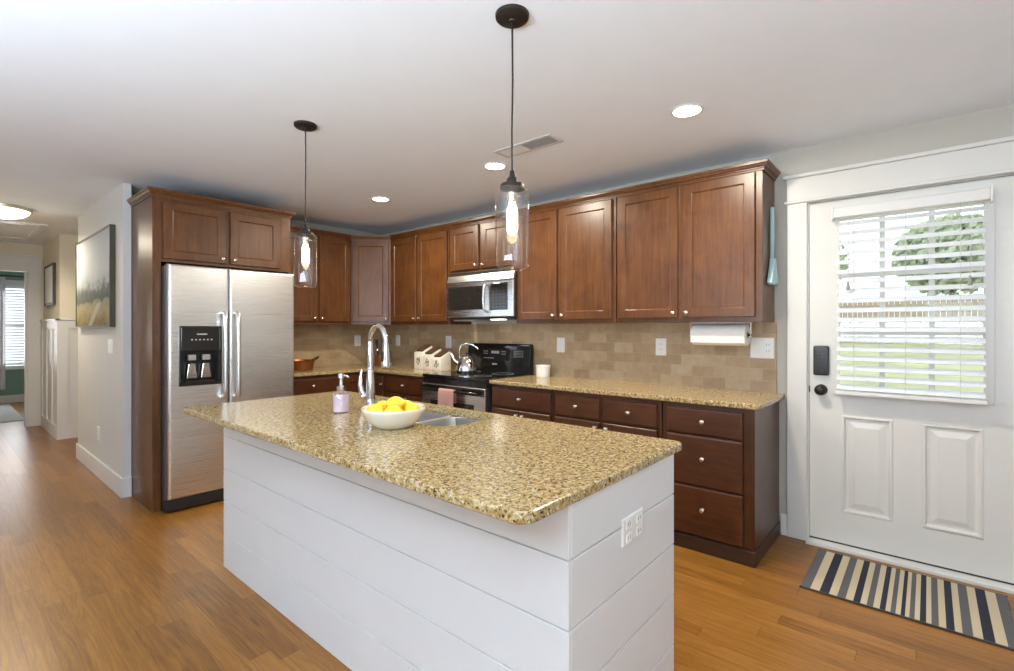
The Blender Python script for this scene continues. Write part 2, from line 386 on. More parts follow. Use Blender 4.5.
# ------------------------------------------------------------ room shell
WB = 3.59; WL = -5.105
struct('floor', MB().box(-12.6, 2.7, -4.3, 3.75, -.08, 0), 'floor', 'honey brown oak plank floor')
struct('ceiling', MB().box(-12.6, 2.7, -4.3, 3.75, CEIL, CEIL+.1), 'ceiling', 'smooth white ceiling')
b = MB(); b.box(-5.25, -.58, WB, 3.74, 0, CEIL); b.box(-.58, .36, WB, 3.74, 2.12, CEIL); b.box(.36, 2.7, WB, 3.74, 0, CEIL)
struct('wall_back', b, 'wall', 'greige wall behind the range and around the exterior door')
struct('wall_left', MB().box(WL-.12, WL, 1.03, WB, 0, CEIL), 'wall', 'kitchen wall behind the refrigerator')
struct('wall_hall', MB().box(-6.67, -4.82, .98, 1.032, 0, CEIL), 'wallgrey', 'pale grey wall carrying the landscape picture')
struct('wall_crosshall', MB().box(-6.67, -6.55, 1.032, WB, 0, CEIL), 'hallwall', 'side passage wall')
struct('wall_wainscot', MB().box(-9.3, -7.95, 1.0, WB, 0, CEIL), 'hallwall', 'warm beige hall wall above white wainscot')
struct('wall_passage', MB().box(-7.95, -6.55, WB-.08, WB, 0, CEIL), 'hallwall', 'end wall of the side passage')
b = MB(); b.box(-9.42, -9.3, .84, 3.6, 0, CEIL); b.box(-9.42, -9.3, -.10, .84, 2.10, CEIL); b.box(-9.42, -9.3, -3.6, -.10, 0, CEIL)
struct('wall_end', b, 'hallwall', 'beige end wall of the hall around the open doorway')
struct('wall_south', MB().box(-9.3, -6.2, -.47, -.35, 0, CEIL), 'hallwall', 'hall wall opposite the wainscot')
struct('wall_west', MB().box(-6.32, -6.2, -4.2, -.47, 0, CEIL), 'wallgrey', 'living area side wall')
b = MB()
WX = [(-3.8, -2.4), (-.1, 1.3)]
b.box(-6.32, 2.7, -4.3, -4.2, 0, .9); b.box(-6.32, 2.7, -4.3, -4.2, 2.1, CEIL)
b.box(-6.32, WX[0][0], -4.3, -4.2, .9, 2.1); b.box(WX[0][1], WX[1][0], -4.3, -4.2, .9, 2.1); b.box(WX[1][1], 2.7, -4.3, -4.2, .9, 2.1)
struct('wall_rear', b, 'wallgrey', 'living area wall with two wide windows')
b = MB(); b.box(2.6, 2.7, -4.2, -2.1, 0, CEIL); b.box(2.6, 2.7, .3, WB, 0, CEIL); b.box(2.6, 2.7, -2.1, .3, 0, .5); b.box(2.6, 2.7, -2.1, .3, 2.4, CEIL)
struct('wall_right', b, 'wallgrey', 'side wall with one wide window')
def plain_window(name, mat, n=3, w=2.4, h=1.9):
    f = MB()
    for a in (0, w-.06): f.box(a, a+.06, -.03, .03, 0, h, mat=mat)
    for z in (0, h-.06): f.box(0.06, w-.06, -.03, .03, z, z+.06, mat=mat)
    for k in range(1, n): f.box(w*k/n-.03, w*k/n+.03, -.03, .03, .06, h-.06, mat=mat)
    o = struct(name, f, 'trim', 'white framed wide living area window')
    struct('window_pane', MB().box(.05, w-.05, -.004, .004, .05, h-.05, mat=mat), 'pane', parent=o)
plain_window('window_2', T(WX[0][0], -4.25, .9), 2, 1.4, 1.2); plain_window('window_3', T(WX[1][0], -4.25, .9), 2, 1.4, 1.2); plain_window('window_4', T(2.65, -2.1, .5) @ RZ(PI/2))

# far room behind the hall doorway
FX = -12.5
b = MB(); b.box(FX-.1, FX, -3.6, -.25, 0, CEIL); b.box(FX-.1, FX, 1.15, 3.6, 0, CEIL); b.box(FX-.1, FX, -.25, 1.15, 0, .66); b.box(FX-.1, FX, -.25, 1.15, 2.1, CEIL)
struct('wall_far', b, 'green', 'sage green wall of the far room under its window')
struct('wall_far_side', MB().box(FX, -9.42, 3.6, 3.7, 0, CEIL), 'green', 'sage green side wall of the far room')
struct('wall_far_south', MB().box(FX, -9.42, -3.7, -3.6, 0, CEIL), 'green', 'sage green wall of the far room')
f = MB(); f.box(FX, FX+.02, -.33, -.25, .6, 2.2); f.box(FX, FX+.02, 1.15, 1.23, .6, 2.2); f.box(FX, FX+.02, -.25, 1.15, 2.1, 2.2); f.box(FX, FX+.05, -.33, 1.23, .60, .66)
f.box(FX-.06, FX-.03, -.25, 1.15, 1.36, 1.40); f.box(FX-.06, FX-.03, .43, .47, .66, 2.1)
o = struct('window_1', f, 'trim', 'white framed window of the far room'); struct('window_pane', MB().box(FX-.055, FX-.045, -.25, 1.15, .66, 2.1), 'pane', parent=o)
struct('baseboard_far', MB().box(FX, FX+.02, -3.6, 3.6, 0, .14, .004), 'trim', 'white baseboard of the far room')
t = thing('window_blind', 'white slatted blind seen through the hall doorway in the green room', 'blind', (FX+.05, .45, .68))
b = MB()
for k in range(27): b.box(-.02, .02, -.66, .66, -.0015, .0015, mat=T(0, 0, .03+k*.05) @ RY(math.radians(35)))
b.build('slats', 'blind', t); MB().box(-.025, .025, -.67, .67, 1.37, 1.42, .004).build('headrail', 'blind', t); MB().box(-.02, .02, -.66, .66, 0, .02, .004).build('bottom_rail', 'blind', t)
t = thing('window_curtain', 'grey curtain hanging beside the far green room window', 'curtain', (FX+.16, .54, .26))
b = MB(); pts = []
for i in range(31): pts.append((.03*math.sin(i*1.3), -.30+i*.02))
poly = pts + [(p[0]-.008, p[1]) for p in reversed(pts)]
b.prism(poly, 0, 1.98, 'z'); b.build('drape', 'curtain', t, True)
MB().tube([(0, -.4, 2.0), (0, .62, 2.0)], .012).build('curtain_rod', 'bronze', t)
tag(MB().box(-12.2, -9.95, -.9, .88, 0.001, .012, .003).build('area_rug', 'rugg'), 'pale grey rug on the floor of the far green room', 'rug')

# hall trim: wainscot, door casing, baseboards
b = MB(); YW = 1.0; XW = -7.95
b.box(-9.28, XW, YW-.012, YW, 0, 1.43); b.box(XW, XW+.012, YW-.012, 3.0, 0, 1.43)
for x in (-9.27, -8.86, -8.42, -8.02): b.box(x, x+.08, YW-.026, YW-.011, .15, 1.33)
b.box(-9.27, XW+.010, YW-.0265, YW-.011, 1.33, 1.43); b.box(-9.27, XW+.010, YW-.029, YW-.011, 0, .15)
b.box(-9.27, XW+.04, YW-.04, YW, 1.43, 1.455, .004); b.box(XW, XW+.04, YW-.04, 3.0, 1.43, 1.455, .004)
for y in (YW-.026, 1.45, 1.95): b.box(XW+.011, XW+.026, y, y+.105, .15, 1.33)
b.box(XW+.0105, XW+.0265, YW-.0262, 3.0, 1.33, 1.43); b.box(XW+.0105, XW+.028, YW-.0285, 3.0, 0, .15)
struct('trim_1', b, 'trim', 'white board and batten wainscot of the hall')
b = MB(); b.box(-9.3, -9.275, .84, .972, 0, 2.10, .003); b.box(-9.3, -9.275, -.22, -.10, 0, 2.10, .003); b.box(-9.3, -9.27, -.24, .985, 2.10, 2.30, .003); b.box(-9.3, -9.26, -.25, .992, 2.30, 2.325, .003)
b.box(-9.42, -9.3, .82, .84, 0, 2.10)
struct('trim_2', b, 'trim', 'white casing of the hall doorway')
b = MB(); b.box(-6.675, -4.805, .964, .98, 0, .155, .004); b.box(-4.82, -4.804, .964, 1.033, 0, .155, .004)
struct('baseboard_hall', b, 'trim', 'tall white baseboard under the landscape picture')
b = MB(); b.box(-.728, -.692, 3.575, WB, 0, .135, .003)
struct('baseboard_back', b, 'trim', 'short white baseboard piece beside the door casing')

# exterior door casing and door
b = MB(); b.box(-.69, -.58, 3.568, WB, 0, 2.127, .003); b.box(.362, .47, 3.568, WB, 0, 2.127, .003)
b.box(-.692, .472, 3.564, WB, 2.145, 2.285, .003); b.box(-.705, .485, 3.556, WB, 2.127, 2.147, .005); b.box(-.71, .49, 3.545, WB, 2.285, 2.308, .005)
b.box(-.582, -.572, WB-.001, 3.70, 0, 2.12); b.box(.352, .362, WB-.001, 3.70, 0, 2.12); b.box(-.58, .36, WB+.02, 3.70, 2.112, 2.122)
struct('trim_3', b, 'doorpaint', 'white casing and tall header around the exterior door')
b = MB(); b.box(-.58, .36, 3.52, 3.72, 0, .022, .004)
struct('trim_4', b, 'trim', 'pale threshold under the exterior door')
D0, D1 = -.569, .349; DY = 3.592; DT = 3.635
g = (-.425, .232, .965, 2.0)
b = MB()
b.box(D0, g[0], DY, DT, .032, 2.108); b.box(g[1], D1, DY, DT, .032, 2.108); b.box(g[0], g[1], DY, DT, g[3], 2.108)
PA = (-.40, -.155, .222, .808); PB = (-.027, .22, .228, .806)
b.box(g[0], g[1], DY+.012, DT, .032, g[2])
zt = [( .032, .222), (.806, .965)]
b.box(g[0], g[1], DY, DY+.013, .808, g[2]); b.box(g[0], g[1], DY, DY+.013, .032, .222)
b.box(PA[1], PB[0], DY, DY+.013, .222, .808); b.box(PB[1], g[1], DY, DY+.013, .222, .808); b.box(g[0], PA[0], DY, DY+.013, .222, .808)
for (x0, x1, z0, z1) in (PA, PB):
    def rr(i, y): return (x0+i, x1-i, z0+i, z1-i, y)
    b.rings([rr(0, DY+.014), rr(0, DY), rr(.004, DY-.004), rr(.012, DY-.004), rr(.02, DY+.009), rr(.034, DY+.009), rr(.062, DY+.001), rr(.066, DY)])
door = struct('door_1', b, 'doorpaint', 'white exterior door with nine-light window, lower raised panels and keypad lock')
struct('window_pane', MB().box(g[0], g[1], 3.612, 3.617, g[2], g[3]), 'pane', parent=door)
f = MB()
f.rings([(g[0]-.03, g[1]+.03, g[2]-.03, g[3]+.03, DY+.001), (g[0]-.03, g[1]+.03, g[2]-.03, g[3]+.03, DY-.008), (g[0]-.02, g[1]+.02, g[2]-.02, g[3]+.02, DY-.012)][:0] or [(g[0]-.03, g[0]+.012, g[2]-.03, g[3]+.03, DY+.02), (g[0]-.03, g[0]+.012, g[2]-.03, g[3]+.03, DY-.01)])
f.box(g[1]-.012, g[1]+.03, DY-.01, DY+.02, g[2]-.03, g[3]+.03, .003)
f.box(g[0]+.012, g[1]-.012, DY-.01, DY+.02, g[2]-.03, g[2]+.012, .003); f.box(g[0]+.012, g[1]-.012, DY-.01, DY+.02, g[3]-.012, g[3]+.03, .003)
gw = (g[1]-g[0])/3; gh = (g[3]-g[2])/3
for k in (1, 2):
    f.box(g[0]+gw*k-.013, g[0]+gw*k+.013, 3.598, 3.632, g[2], g[3]); f.box(g[0], g[1], 3.599, 3.631, g[2]+gh*k-.013, g[2]+gh*k+.013)
struct('window_frame', f, 'doorpaint', parent=door)
# keypad lock
k = MB().box(-.546, -.464, DY-.028, DY, 1.045, 1.228, .010, 3).build('keypad_lock', 'lockgrey', door, True)
kb = MB()
for r in range(4):
    for c in range(3): kb.box(-.532+c*.0195, -.52+c*.0195, DY-.0295, DY-.027, 1.12+r*.022, 1.131+r*.022, .001)
kb.build('keypad_buttons', 'blackm', k)
MB().tube([(-.505, DY-.03, 1.068), (-.505, DY-.04, 1.068)], .014, 16).box(-.509, -.501, DY-.052, DY-.038, 1.056, 1.08, .002).build('thumb_turn', 'blackm', k)
d = MB().lathe([(0, .066), (.018, .064), (.03, .054), (.032, .044), (.026, .034), (.012, .028), (.012, .010), (.032, .008), (.034, 0), (0, 0)], 24, T(-.506, DY, .955) @ RX(PI/2)).build('door_knob', 'bronze', door, True)
MB().box(-.572, -.566, DY-.006, DY+.002, .935, .975, .001).build('strike_plate', 'bronze', door)
MB().box(D0, D1, DY+.001, DT, .022, .034).build('door_sweep', 'blackm', door)

# door blind
t = thing('window_blind', 'white wide-slat blind hanging over the exterior door window', 'blind', (-.098, 3.54, .94))
b = MB(); NS = 18
for k in range(NS):
    z = .045+k*.0572
    b.box(-.322, .322, -.0265, .0265, -.0015, .0015, mat=T(0, 0, z) @ RX(math.radians(31)))
b.build('slats', 'blind', t)
MB().box(-.338, .338, -.03, .03, 1.055, 1.115, .006).build('headrail', 'trim', t)
MB().box(-.328, .328, -.026, .026, 0.0, .022, .005).build('bottom_rail', 'trim', t)
for x in (-.347, .338): MB().box(x, x+.010, -.034, .045, 1.045, 1.125, .002).build('mounting_bracket', 'white', t)
for x in (-.235, .0, .225): MB().tube([(x, -.027, .02), (x, -.027, 1.06)], .0013, 5).build('ladder_cord', 'cordw', t)
for x, z in ((-.262, .66), (.262, .66)):
    c = MB().tube([(x, -.032, z), (x+.004, -.034, z+.2), (x, -.031, 1.06)], .0014, 5).build('pull_cord', 'cordw', t)
    MB().lathe([(0, .02), (.004, .02), (.010, -.012), (.009, -.03), (0, -.032)], 10, T(x, -.032, z-.01)).build('tassel', 'tassel', c, True)

# backsplash
b = MB(); b.box(WL+.012, -.752, 3.58, WB, .914, 1.378); b.box(WL, WL+.012, 2.06, WB, .914, 1.378)
struct('trim_5', b, 'tile', 'tan travertine subway tile backsplash')

# ------------------------------------------------------------ cabinets
def front_rings(w, h, st=.058, th=.02, dep=.008):
    def r(i, y): return (i, w-i, i, h-i, y)
    return [r(0, 0), r(0, -th+.003), r(.003, -th), r(st, -th), r(st+.004, -th+.002), r(st+.009, -th+dep), r(st+.012, -th+dep)]
def slab_rings(w, h, th=.02):
    def r(i, y): return (i, w-i, i, h-i, y)
    return [r(0, 0), r(0, -th+.006), r(.003, -th+.002), r(.009, -th)]
def knob(parent, mat, name='knob'):
    MB().lathe([(0, .026), (.009, .0255), (.0135, .022), (.0145, .017), (.010, .013), (.006, .010), (.006, .003), (.009, 0), (0, 0)], 14, mat @ RX(PI/2)).build(name, 'nickel', parent, True)
def cdoor(root, w, h, mat, kx=None, kz=None, st=.058, mt='wood'):
    d = MB().rings(front_rings(w, h, st), mat).build('door', mt, root)
    if kx is not None: knob(d, mat @ T(kx, -.02, kz))
    return d
def cdrawer(root, w, h, mat):
    d = MB().rings(slab_rings(w, h), mat).build('drawer', 'woodx', root)
    knob(d, mat @ T(w/2, -.02, h*.52 if h < .2 else h*.56)); return d
UF = 3.285; UB, UT = 1.375, 2.305
def upper(label, x0, x1, z0, doors, dz0, dz1):
    t = thing('wall_cabinet', label, 'cabinet', (x0, UF, z0), 0)
    w = x1-x0
    MB().box(.0015, w-.0015, 0, WB-.001-UF, 0, UT-z0, .0015, 1).build('cabinet_body', 'wood', t)
    for i, (a, c) in enumerate(doors):
        cdoor(t, c-a, dz1-dz0, T(a-x0, -.0005, dz0-z0), (c-a-.028) if i == 0 else .028, .032)
    return t
upper('tall brown double-door wall cabinet next to the exterior door, above the paper towels', -1.748, -.765, UB, [(-1.732, -1.284), (-1.250, -.806)], 1.407, 2.292)
upper('brown double-door wall cabinet between the microwave and the cabinet with the blue brush', -2.708, -1.752, UB, [(-2.695, -2.275), (-2.245, -1.782)], 1.407, 2.292)
upper('short brown double-door cabinet directly above the microwave', -3.548, -2.712, 1.858, [(-3.525, -3.148), (-3.112, -2.735)], 1.885, 2.292)
upper('brown double-door wall cabinet above the stepped white canisters', -4.49, -3.552, UB, [(-4.475, -4.05), (-4.022, -3.575)], 1.407, 2.292)
# corner diagonal cabinet
t = thing('corner_wall_cabinet', 'single-door diagonal brown wall cabinet in the kitchen corner', 'cabinet', (0, 0, UB))
poly = [(-4.798, 2.98), (-4.495, 3.283), (-4.495, 3.588), (-5.103, 3.588), (-5.103, 2.98)]
MB().prism(poly, 0, UT-UB, 'z', bev=.0015).build('cabinet_body', 'wood', t)
cdoor(t, .385, .885, T(-4.798, 2.98, .032) @ RZ(PI/4) @ T(.022, -.0005, 0), .385-.028, .032)
# left wall cabinet
t = thing('wall_cabinet', 'brown double-door wall cabinet over the copper pot, partly behind the refrigerator', 'cabinet', (WL, 2.055, UB))
MB().box(.001, .304, 0, .92, 0, UT-UB, .0015, 1).build('cabinet_body', 'wood', t)
ml = T(.3045, 0, .032) @ RZ(PI/2)
cdoor(t, .36, .885, ml @ T(.165, 0, 0), .36-.028, .032); cdoor(t, .36, .885, ml @ T(.55, 0, 0), .028, .032)
# crown
prof = [(0, 2.298), (.007, 2.298), (.008, 2.309), (.013, 2.312), (.013, 2.318), (.022, 2.322), (.027, 2.335), (.033, 2.337), (.034, 2.352), (0, 2.352)]
prof2 = [(.001 if i in (0, 9) else o, z) for i, (o, z) in enumerate(prof)]
b = MB(); b.sweep([(-4.80, 2.10), (-4.80, 2.978), (-4.493, 3.285), (-.765, 3.285), (-.765, WB-.001)], prof2)
b.box(-5.1, -4.80, 2.10, WB-.002, 2.306, 2.33); b.box(-4.8, -.768, 3.287, WB-.002, 2.306, 2.33)
tag(b.build('crown_molding', 'wood'), 'stepped brown crown molding running along the wall cabinets to the door side', 'molding')

# refrigerator surround
t = thing('refrigerator_cabinet', 'tall brown cabinet surround with two short doors above the steel refrigerator', 'cabinet', (0, 0, 0))
MB().box(-5.1, -4.266, 1.036, 1.055, 0, UT, .001, 1).build('side_panel', 'wood', t)
MB().box(-5.1, -4.266, 2.03, 2.05, 0, UT, .001, 1).build('side_panel', 'wood', t)
MB().box(-4.285, -4.264, 1.0355, 1.09, 0, 1.84, .001, 1).build('stile', 'wood', t)
MB().box(-5.1, -4.265, 1.055, 2.03, 1.825, UT, .001, 1).build('cabinet_body', 'wood', t)
mf = T(-4.2645, 0, 1.848) @ RZ(PI/2)
cdoor(t, .425, .42, mf @ T(1.10, 0, 0), .425-.03, .035); cdoor(t, .40, .42, mf @ T(1.555, 0, 0), .03, .035)
MB().sweep([(-4.815, 1.036), (-4.265, 1.036), (-4.265, 2.05), (-4.74, 2.05)], prof2).build('crown', 'wood', t)

# refrigerator
RF = -4.125
t = thing('refrigerator', 'stainless side-by-side refrigerator with black ice and water dispenser', 'refrigerator', (-4.55, 1.55, 0))
def L(x, y, z): return (x+4.55, y-1.55, z)
MB().box(-.52, .345, -.455, .455, .02, 1.79, .004).build('fridge_body', 'fridgeside', t)
mr = T(.425, -1.55, 0) @ RZ(PI/2)      # local x -> world y, local -y -> world +x, y=0 at door front plane
def door_rings(y0, y1, z0, z1, hole=None):
    def r(i, d): return (y0+i, y1-i, z0+i, z1-i, d)
    rs = [r(.006, .075), r(0, .068), r(0, .018), r(.001, .012), r(.0035, .007), r(.007, .0035), r(.012, .001), r(.018, 0)]
    if hole: h = hole; rs += [(*h, 0), (*h, .055)]
    return rs
hole = (1.175, 1.435, .925, 1.335)
d1 = MB().rings(door_rings(1.098, 1.499, .10, 1.80, hole), mr).build('freezer_door', 'steel', t)
d2 = MB().rings(door_rings(1.505, 2.02, .10, 1.80), mr).build('fridge_door', 'steel', t)
for d, y in ((d1, 1.455), (d2, 1.548)):
    h = MB().tube([(y, 0, 1.455), (y, -.045, 1.45), (y, -.058, 1.43), (y, -.06, 1.38), (y, -.062, 1.1), (y, -.06, .87), (y, -.058, .83), (y, -.045, .81), (y, 0, .805)],
              [.015, .016, .0165, .016, .0155, .016, .0165, .016, .015], 14, mr).build('handle', 'steel', d, True)
    MB().tube([(y, -.0595, 1.405), (y, -.0595, 1.44)], .0185, 14, mr).tube([(y, -.0595, .82), (y, -.0595, .855)], .0185, 14, mr).build('handle_collar', 'nickel', d if False else h, True) if False else None
# dispenser
dp = MB(); h = (1.162, 1.446, .912, 1.352)
dp.rings([(1.17, 1.44, .92, 1.34, .05), (1.17, 1.44, .92, 1.34, .0), (*h, 0), (h[0], h[1], h[2], h[3], -.010), (h[0]+.006, h[1]-.006, h[2]+.006, h[3]-.006, -.016),
          (1.195, 1.415, .94, 1.165, -.016), (1.2, 1.41, .945, 1.16, .045)], mr)
dp = dp.build('dispenser', 'black', t)
MB().box(1.172, 1.436, -.021, -.015, 1.172, 1.342, .003, mat=mr).build('control_panel', 'bglass', dp)
ic = MB()
for i in range(6): ic.box(1.235+i*.026, 1.246+i*.026, -.0225, -.0205, 1.247, 1.256, mat=mr)
ic.build('button_icons', 'offw', dp)
MB().box(1.272, 1.34, -.0225, -.0205, 1.288, 1.296, mat=mr).build('name_mark', 'offw', dp)
for y in (1.25, 1.345):
    MB().box(y-.026, y+.026, .0, .03, 1.098, 1.14, .006, mat=mr).build('nozzle', 'grey', dp)
    MB().prism([(y-.022, 1.075), (y+.022, 1.075), (y+.036, .965), (y-.036, .965)], .008, .026, 'y', mr, .004).build('paddle', 'chrome', dp)
MB().box(1.205, 1.405, -.008, .04, .93, .944, .002, mat=mr).build('drip_tray', 'blackm', dp)
MB().box(1.09, 2.02, .02, .12, .012, .095, .004, mat=mr).build('base_grille', 'blackm', t)

# base cabinets along the back wall
BF = 2.985; CB = .883
def base(label, x0, x1, plan, name='base_cabinet', end=False):
    t = thing(name, label, 'cabinet', (x0, BF, 0)); w = x1-x0
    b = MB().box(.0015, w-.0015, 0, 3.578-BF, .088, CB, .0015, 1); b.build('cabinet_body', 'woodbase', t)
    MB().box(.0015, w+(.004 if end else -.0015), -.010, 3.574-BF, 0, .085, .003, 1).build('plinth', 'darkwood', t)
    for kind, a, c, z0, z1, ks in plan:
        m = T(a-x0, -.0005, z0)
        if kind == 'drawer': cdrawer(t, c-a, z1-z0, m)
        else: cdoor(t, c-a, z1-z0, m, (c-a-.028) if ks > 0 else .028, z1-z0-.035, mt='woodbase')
    return t
TZ = (.705, .855)
base('shaded brown drawer base at the end of the run beside the exterior door', -1.268, -.735, [('drawer', -1.235, -.795, .702, .855, 0), ('drawer', -1.235, -.795, .397, .692, 0), ('drawer', -1.235, -.795, .10, .387, 0)], end=True)
base('shaded brown base cabinet with two small drawers, middle of the run beside the range', -2.10, -1.272, [('drawer', -2.082, -1.712, *TZ, 0), ('drawer', -1.682, -1.30, *TZ, 0), ('door', -2.082, -1.712, .11, .69, 1), ('door', -1.682, -1.30, .11, .69, -1)])
base('shaded brown base cabinet with one wide drawer touching the range', -2.722, -2.104, [('drawer', -2.70, -2.122, *TZ, 0), ('door', -2.70, -2.415, .11, .69, 1), ('door', -2.41, -2.122, .11, .69, -1)])
base('shaded brown base cabinet below the stepped white canisters', -4.18, -3.53, [('drawer', -4.16, -3.555, *TZ, 0), ('door', -4.16, -3.86, .11, .69, 1), ('door', -3.855, -3.555, .11, .69, -1)])
# left wall base + corner
t = thing('base_cabinet', 'shaded brown base cabinet below the copper pot next to the refrigerator', 'cabinet', (WL, 2.06, 0))
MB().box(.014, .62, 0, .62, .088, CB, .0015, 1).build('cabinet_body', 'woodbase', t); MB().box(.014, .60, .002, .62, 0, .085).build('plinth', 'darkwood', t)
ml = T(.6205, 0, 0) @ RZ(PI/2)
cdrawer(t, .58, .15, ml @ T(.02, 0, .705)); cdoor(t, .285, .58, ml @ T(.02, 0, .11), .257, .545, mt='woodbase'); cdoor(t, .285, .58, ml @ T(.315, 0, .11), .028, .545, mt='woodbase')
t = thing('corner_base_cabinet', 'shaded brown corner base cabinet behind the kitchen faucet', 'cabinet', (0, 0, 0))
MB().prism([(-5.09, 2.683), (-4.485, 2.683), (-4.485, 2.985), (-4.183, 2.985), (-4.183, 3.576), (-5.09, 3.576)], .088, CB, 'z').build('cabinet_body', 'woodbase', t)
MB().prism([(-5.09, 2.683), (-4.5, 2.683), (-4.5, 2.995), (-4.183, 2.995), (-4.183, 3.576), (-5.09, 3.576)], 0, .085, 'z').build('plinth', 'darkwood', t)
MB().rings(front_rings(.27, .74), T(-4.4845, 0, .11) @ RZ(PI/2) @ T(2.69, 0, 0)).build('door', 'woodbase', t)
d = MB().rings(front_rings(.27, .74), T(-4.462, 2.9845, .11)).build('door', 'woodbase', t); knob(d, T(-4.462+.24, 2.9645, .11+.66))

# worktops
def rounded(x0, x1, y0, y1, r, n=14):
    rs = r if isinstance(r, (list, tuple)) else [r]*4
    out = []
    for (cx, cy, a0), q in zip(((x0, y0, PI), (x1, y0, 1.5*PI), (x1, y1, 0), (x0, y1, .5*PI)), rs):
        px = cx+q if cx == x0 else cx-q; py = cy+q if cy == y0 else cy-q
        if q <= 0: out.append((cx, cy)); continue
        for i in range(n+1): a = a0+.5*PI*i/n; out.append((px+q*math.cos(a), py+q*math.sin(a)))
    return out
def inset(poly, d):
    n = len(poly); out = []
    for i in range(n):
        p0, p1, p2 = Vector(poly[i-1]), Vector(poly[i]), Vector(poly[(i+1) % n])
        a = (p1-p0).normalized(); c = (p2-p1).normalized(); n0 = Vector((-a.y, a.x)); n1 = Vector((-c.y, c.x)); m = (n0+n1)
        if m.length < 1e-6: m = n0
        m.normalize(); out.append(tuple(p1+m*d/max(.4, m.dot(n0))))
    return out
def slab(outer, hole, z0, z1, ease=.005):
    t = bmesh.new()
    def loop(poly, z): return [t.verts.new((*p, z)) for p in poly]
    oi = [loop(inset(outer, ease), z0), loop(outer, z0+ease), loop(outer, z1-ease), loop(inset(outer, ease*.3), z1-ease*.3), loop(inset(outer, ease), z1)]
    for a, b in zip(oi, oi[1:]):
        n = len(a)
        for i in range(n): t.faces.new((a[i], a[(i+1) % n], b[(i+1) % n], b[i]))
    ends = [oi[0], oi[-1]]; hh = None
    if hole:
        hh = [loop(hole, z0), loop(hole, z1)]; n = len(hole)
        for i in range(n): t.faces.new((hh[0][i], hh[1][i], hh[1][(i+1) % n], hh[0][(i+1) % n]))
    for k, e in enumerate(ends):
        ed = [t.edges.get((e[i], e[(i+1) % len(e)])) for i in range(len(e))]
        if hh: q = hh[k]; ed += [t.edges.get((q[i], q[(i+1) % len(q)])) for i in range(len(q))]
        bmesh.ops.triangle_fill(t, use_beauty=True, edges=ed)
    bmesh.ops.recalc_face_normals(t, faces=t.faces)
    m = MB(); m._add(t); return m
sink_hole = rounded(-2.225, -1.55, 1.40, 1.757, [.05, .11, .06, .05])
tag(slab(rounded(-3.022, -.69, .866, 1.818, [.03, .05, .03, .02]), sink_hole, .883, .914).build('island_worktop', 'granite'), 'speckled gold granite worktop covering the white island', 'countertop')
tag(slab(rounded(-2.722, -.702, 2.955, 3.579, [.004, .012, .004, .004]), None, .8835, .914).build('worktop', 'granite'), 'speckled gold granite worktop between the range and the exterior door', 'countertop')
tag(slab([(-5.091, 2.06), (-4.457, 2.06), (-4.457, 2.955), (-3.532, 2.955), (-3.532, 3.579), (-5.091, 3.579)], None, .8835, .914).build('worktop', 'granite'), 'L-shaped speckled gold granite worktop under the corner cabinets', 'countertop')

# ------------------------------------------------------------ island
IX0, IX1, IY0, IY1 = -3.01, -.702, 1.064, 1.752
IX0 = -3.005
t = thing('kitchen_island', 'white shiplap clad kitchen island carrying the granite worktop', 'island', (IX0, IY0, 0))
w, dd = IX1-IX0, IY1-IY0
b = MB(); b.box(.012, w-.012, .012, .03, 0, .88); b.box(.012, .03, .03, dd, 0, .88); b.box(w-.03, w-.012, .03, dd, 0, .88); b.box(.03, w-.03, dd-.02, dd, .1, .88); b.box(.03, w-.03, dd-.09, dd-.07, 0, .1)
b.build('island_carcass', 'core', t)
zs = [0.0, .007, .189, .371, .553, .735, .8825]
fr, en, le = MB(), MB(), MB()
for a, c in zip(zs, zs[1:]):
    if c-a < .02: continue
    q = .0021
    fr.box(0, w-.0005, 0, .014, a+q if a > .01 else 0, c-q, .0015, 1)
    en.box(w-.014, w, .0145, dd, a+q if a > .01 else 0, c-q, .0015, 1)
    le.box(0, .014, .0145, dd, a+q if a > .01 else 0, c-q, .0015, 1)
fr.build('shiplap_front', 'ship', t); en.build('shiplap_end', 'ship', t); le.build('shiplap_end', 'ship', t)
for i in range(3):
    d = MB().rings(front_rings(.68, .74), T(w-.06-i*.73, dd, .12) @ RZ(PI)).build('door', 'ship', t); knob(d, T(w-.06-i*.73, dd, .12) @ RZ(PI) @ T(.04, -.02, .70))

# sink
t = thing('kitchen_sink', 'undermount double-bowl stainless sink set in the island', 'sink', (-1.8875, 1.5785, .883))
b = MB()
def basin(x0, x1, y0, y1, dep, rr):
    q = bmesh.new(); Ls = []
    for i, z, k in ((-.012, -.0005, 1), (0, -.0005, 1), (.002, -.02, 1), (.006, -dep+.03, 1), (.014, -dep+.008, 1), (.035, -dep, 1)):
        p = rounded(x0+i, x1-i, y0+i, y1-i, max(.01, rr-i*.5)); Ls.append([q.verts.new((*v, z)) for v in p])
    for a, c in zip(Ls, Ls[1:]):
        n = len(a)
        for i in range(n): q.faces.new((a[i], a[(i+1) % n], c[(i+1) % n], c[i]))
    q.faces.new(Ls[-1]); bmesh.ops.recalc_face_normals(q, faces=q.faces)
    for f in q.faces: f.normal_flip()
    return q
b._add(basin(-.345, .012, -.184, .184, .19, .06)); b.build('bowl', 'sinksteel', t, True, 50)
b = MB(); b._add(basin(.034, .345, -.184, .184, .19, .09)); b.build('bowl', 'sinksteel', t, True, 50)
MB().box(.010, .036, -.172, .172, -.03, -.004, .006).build('divider', 'sinksteel', t, True)
for x in (-.17, .19): MB().lathe([(.001, -.1868), (.02, -.1868), (.034, -.1865), (.042, -.184), (.044, -.188)], 20, T(x, 0, 0)).build('drain', 'chrome', t, True)

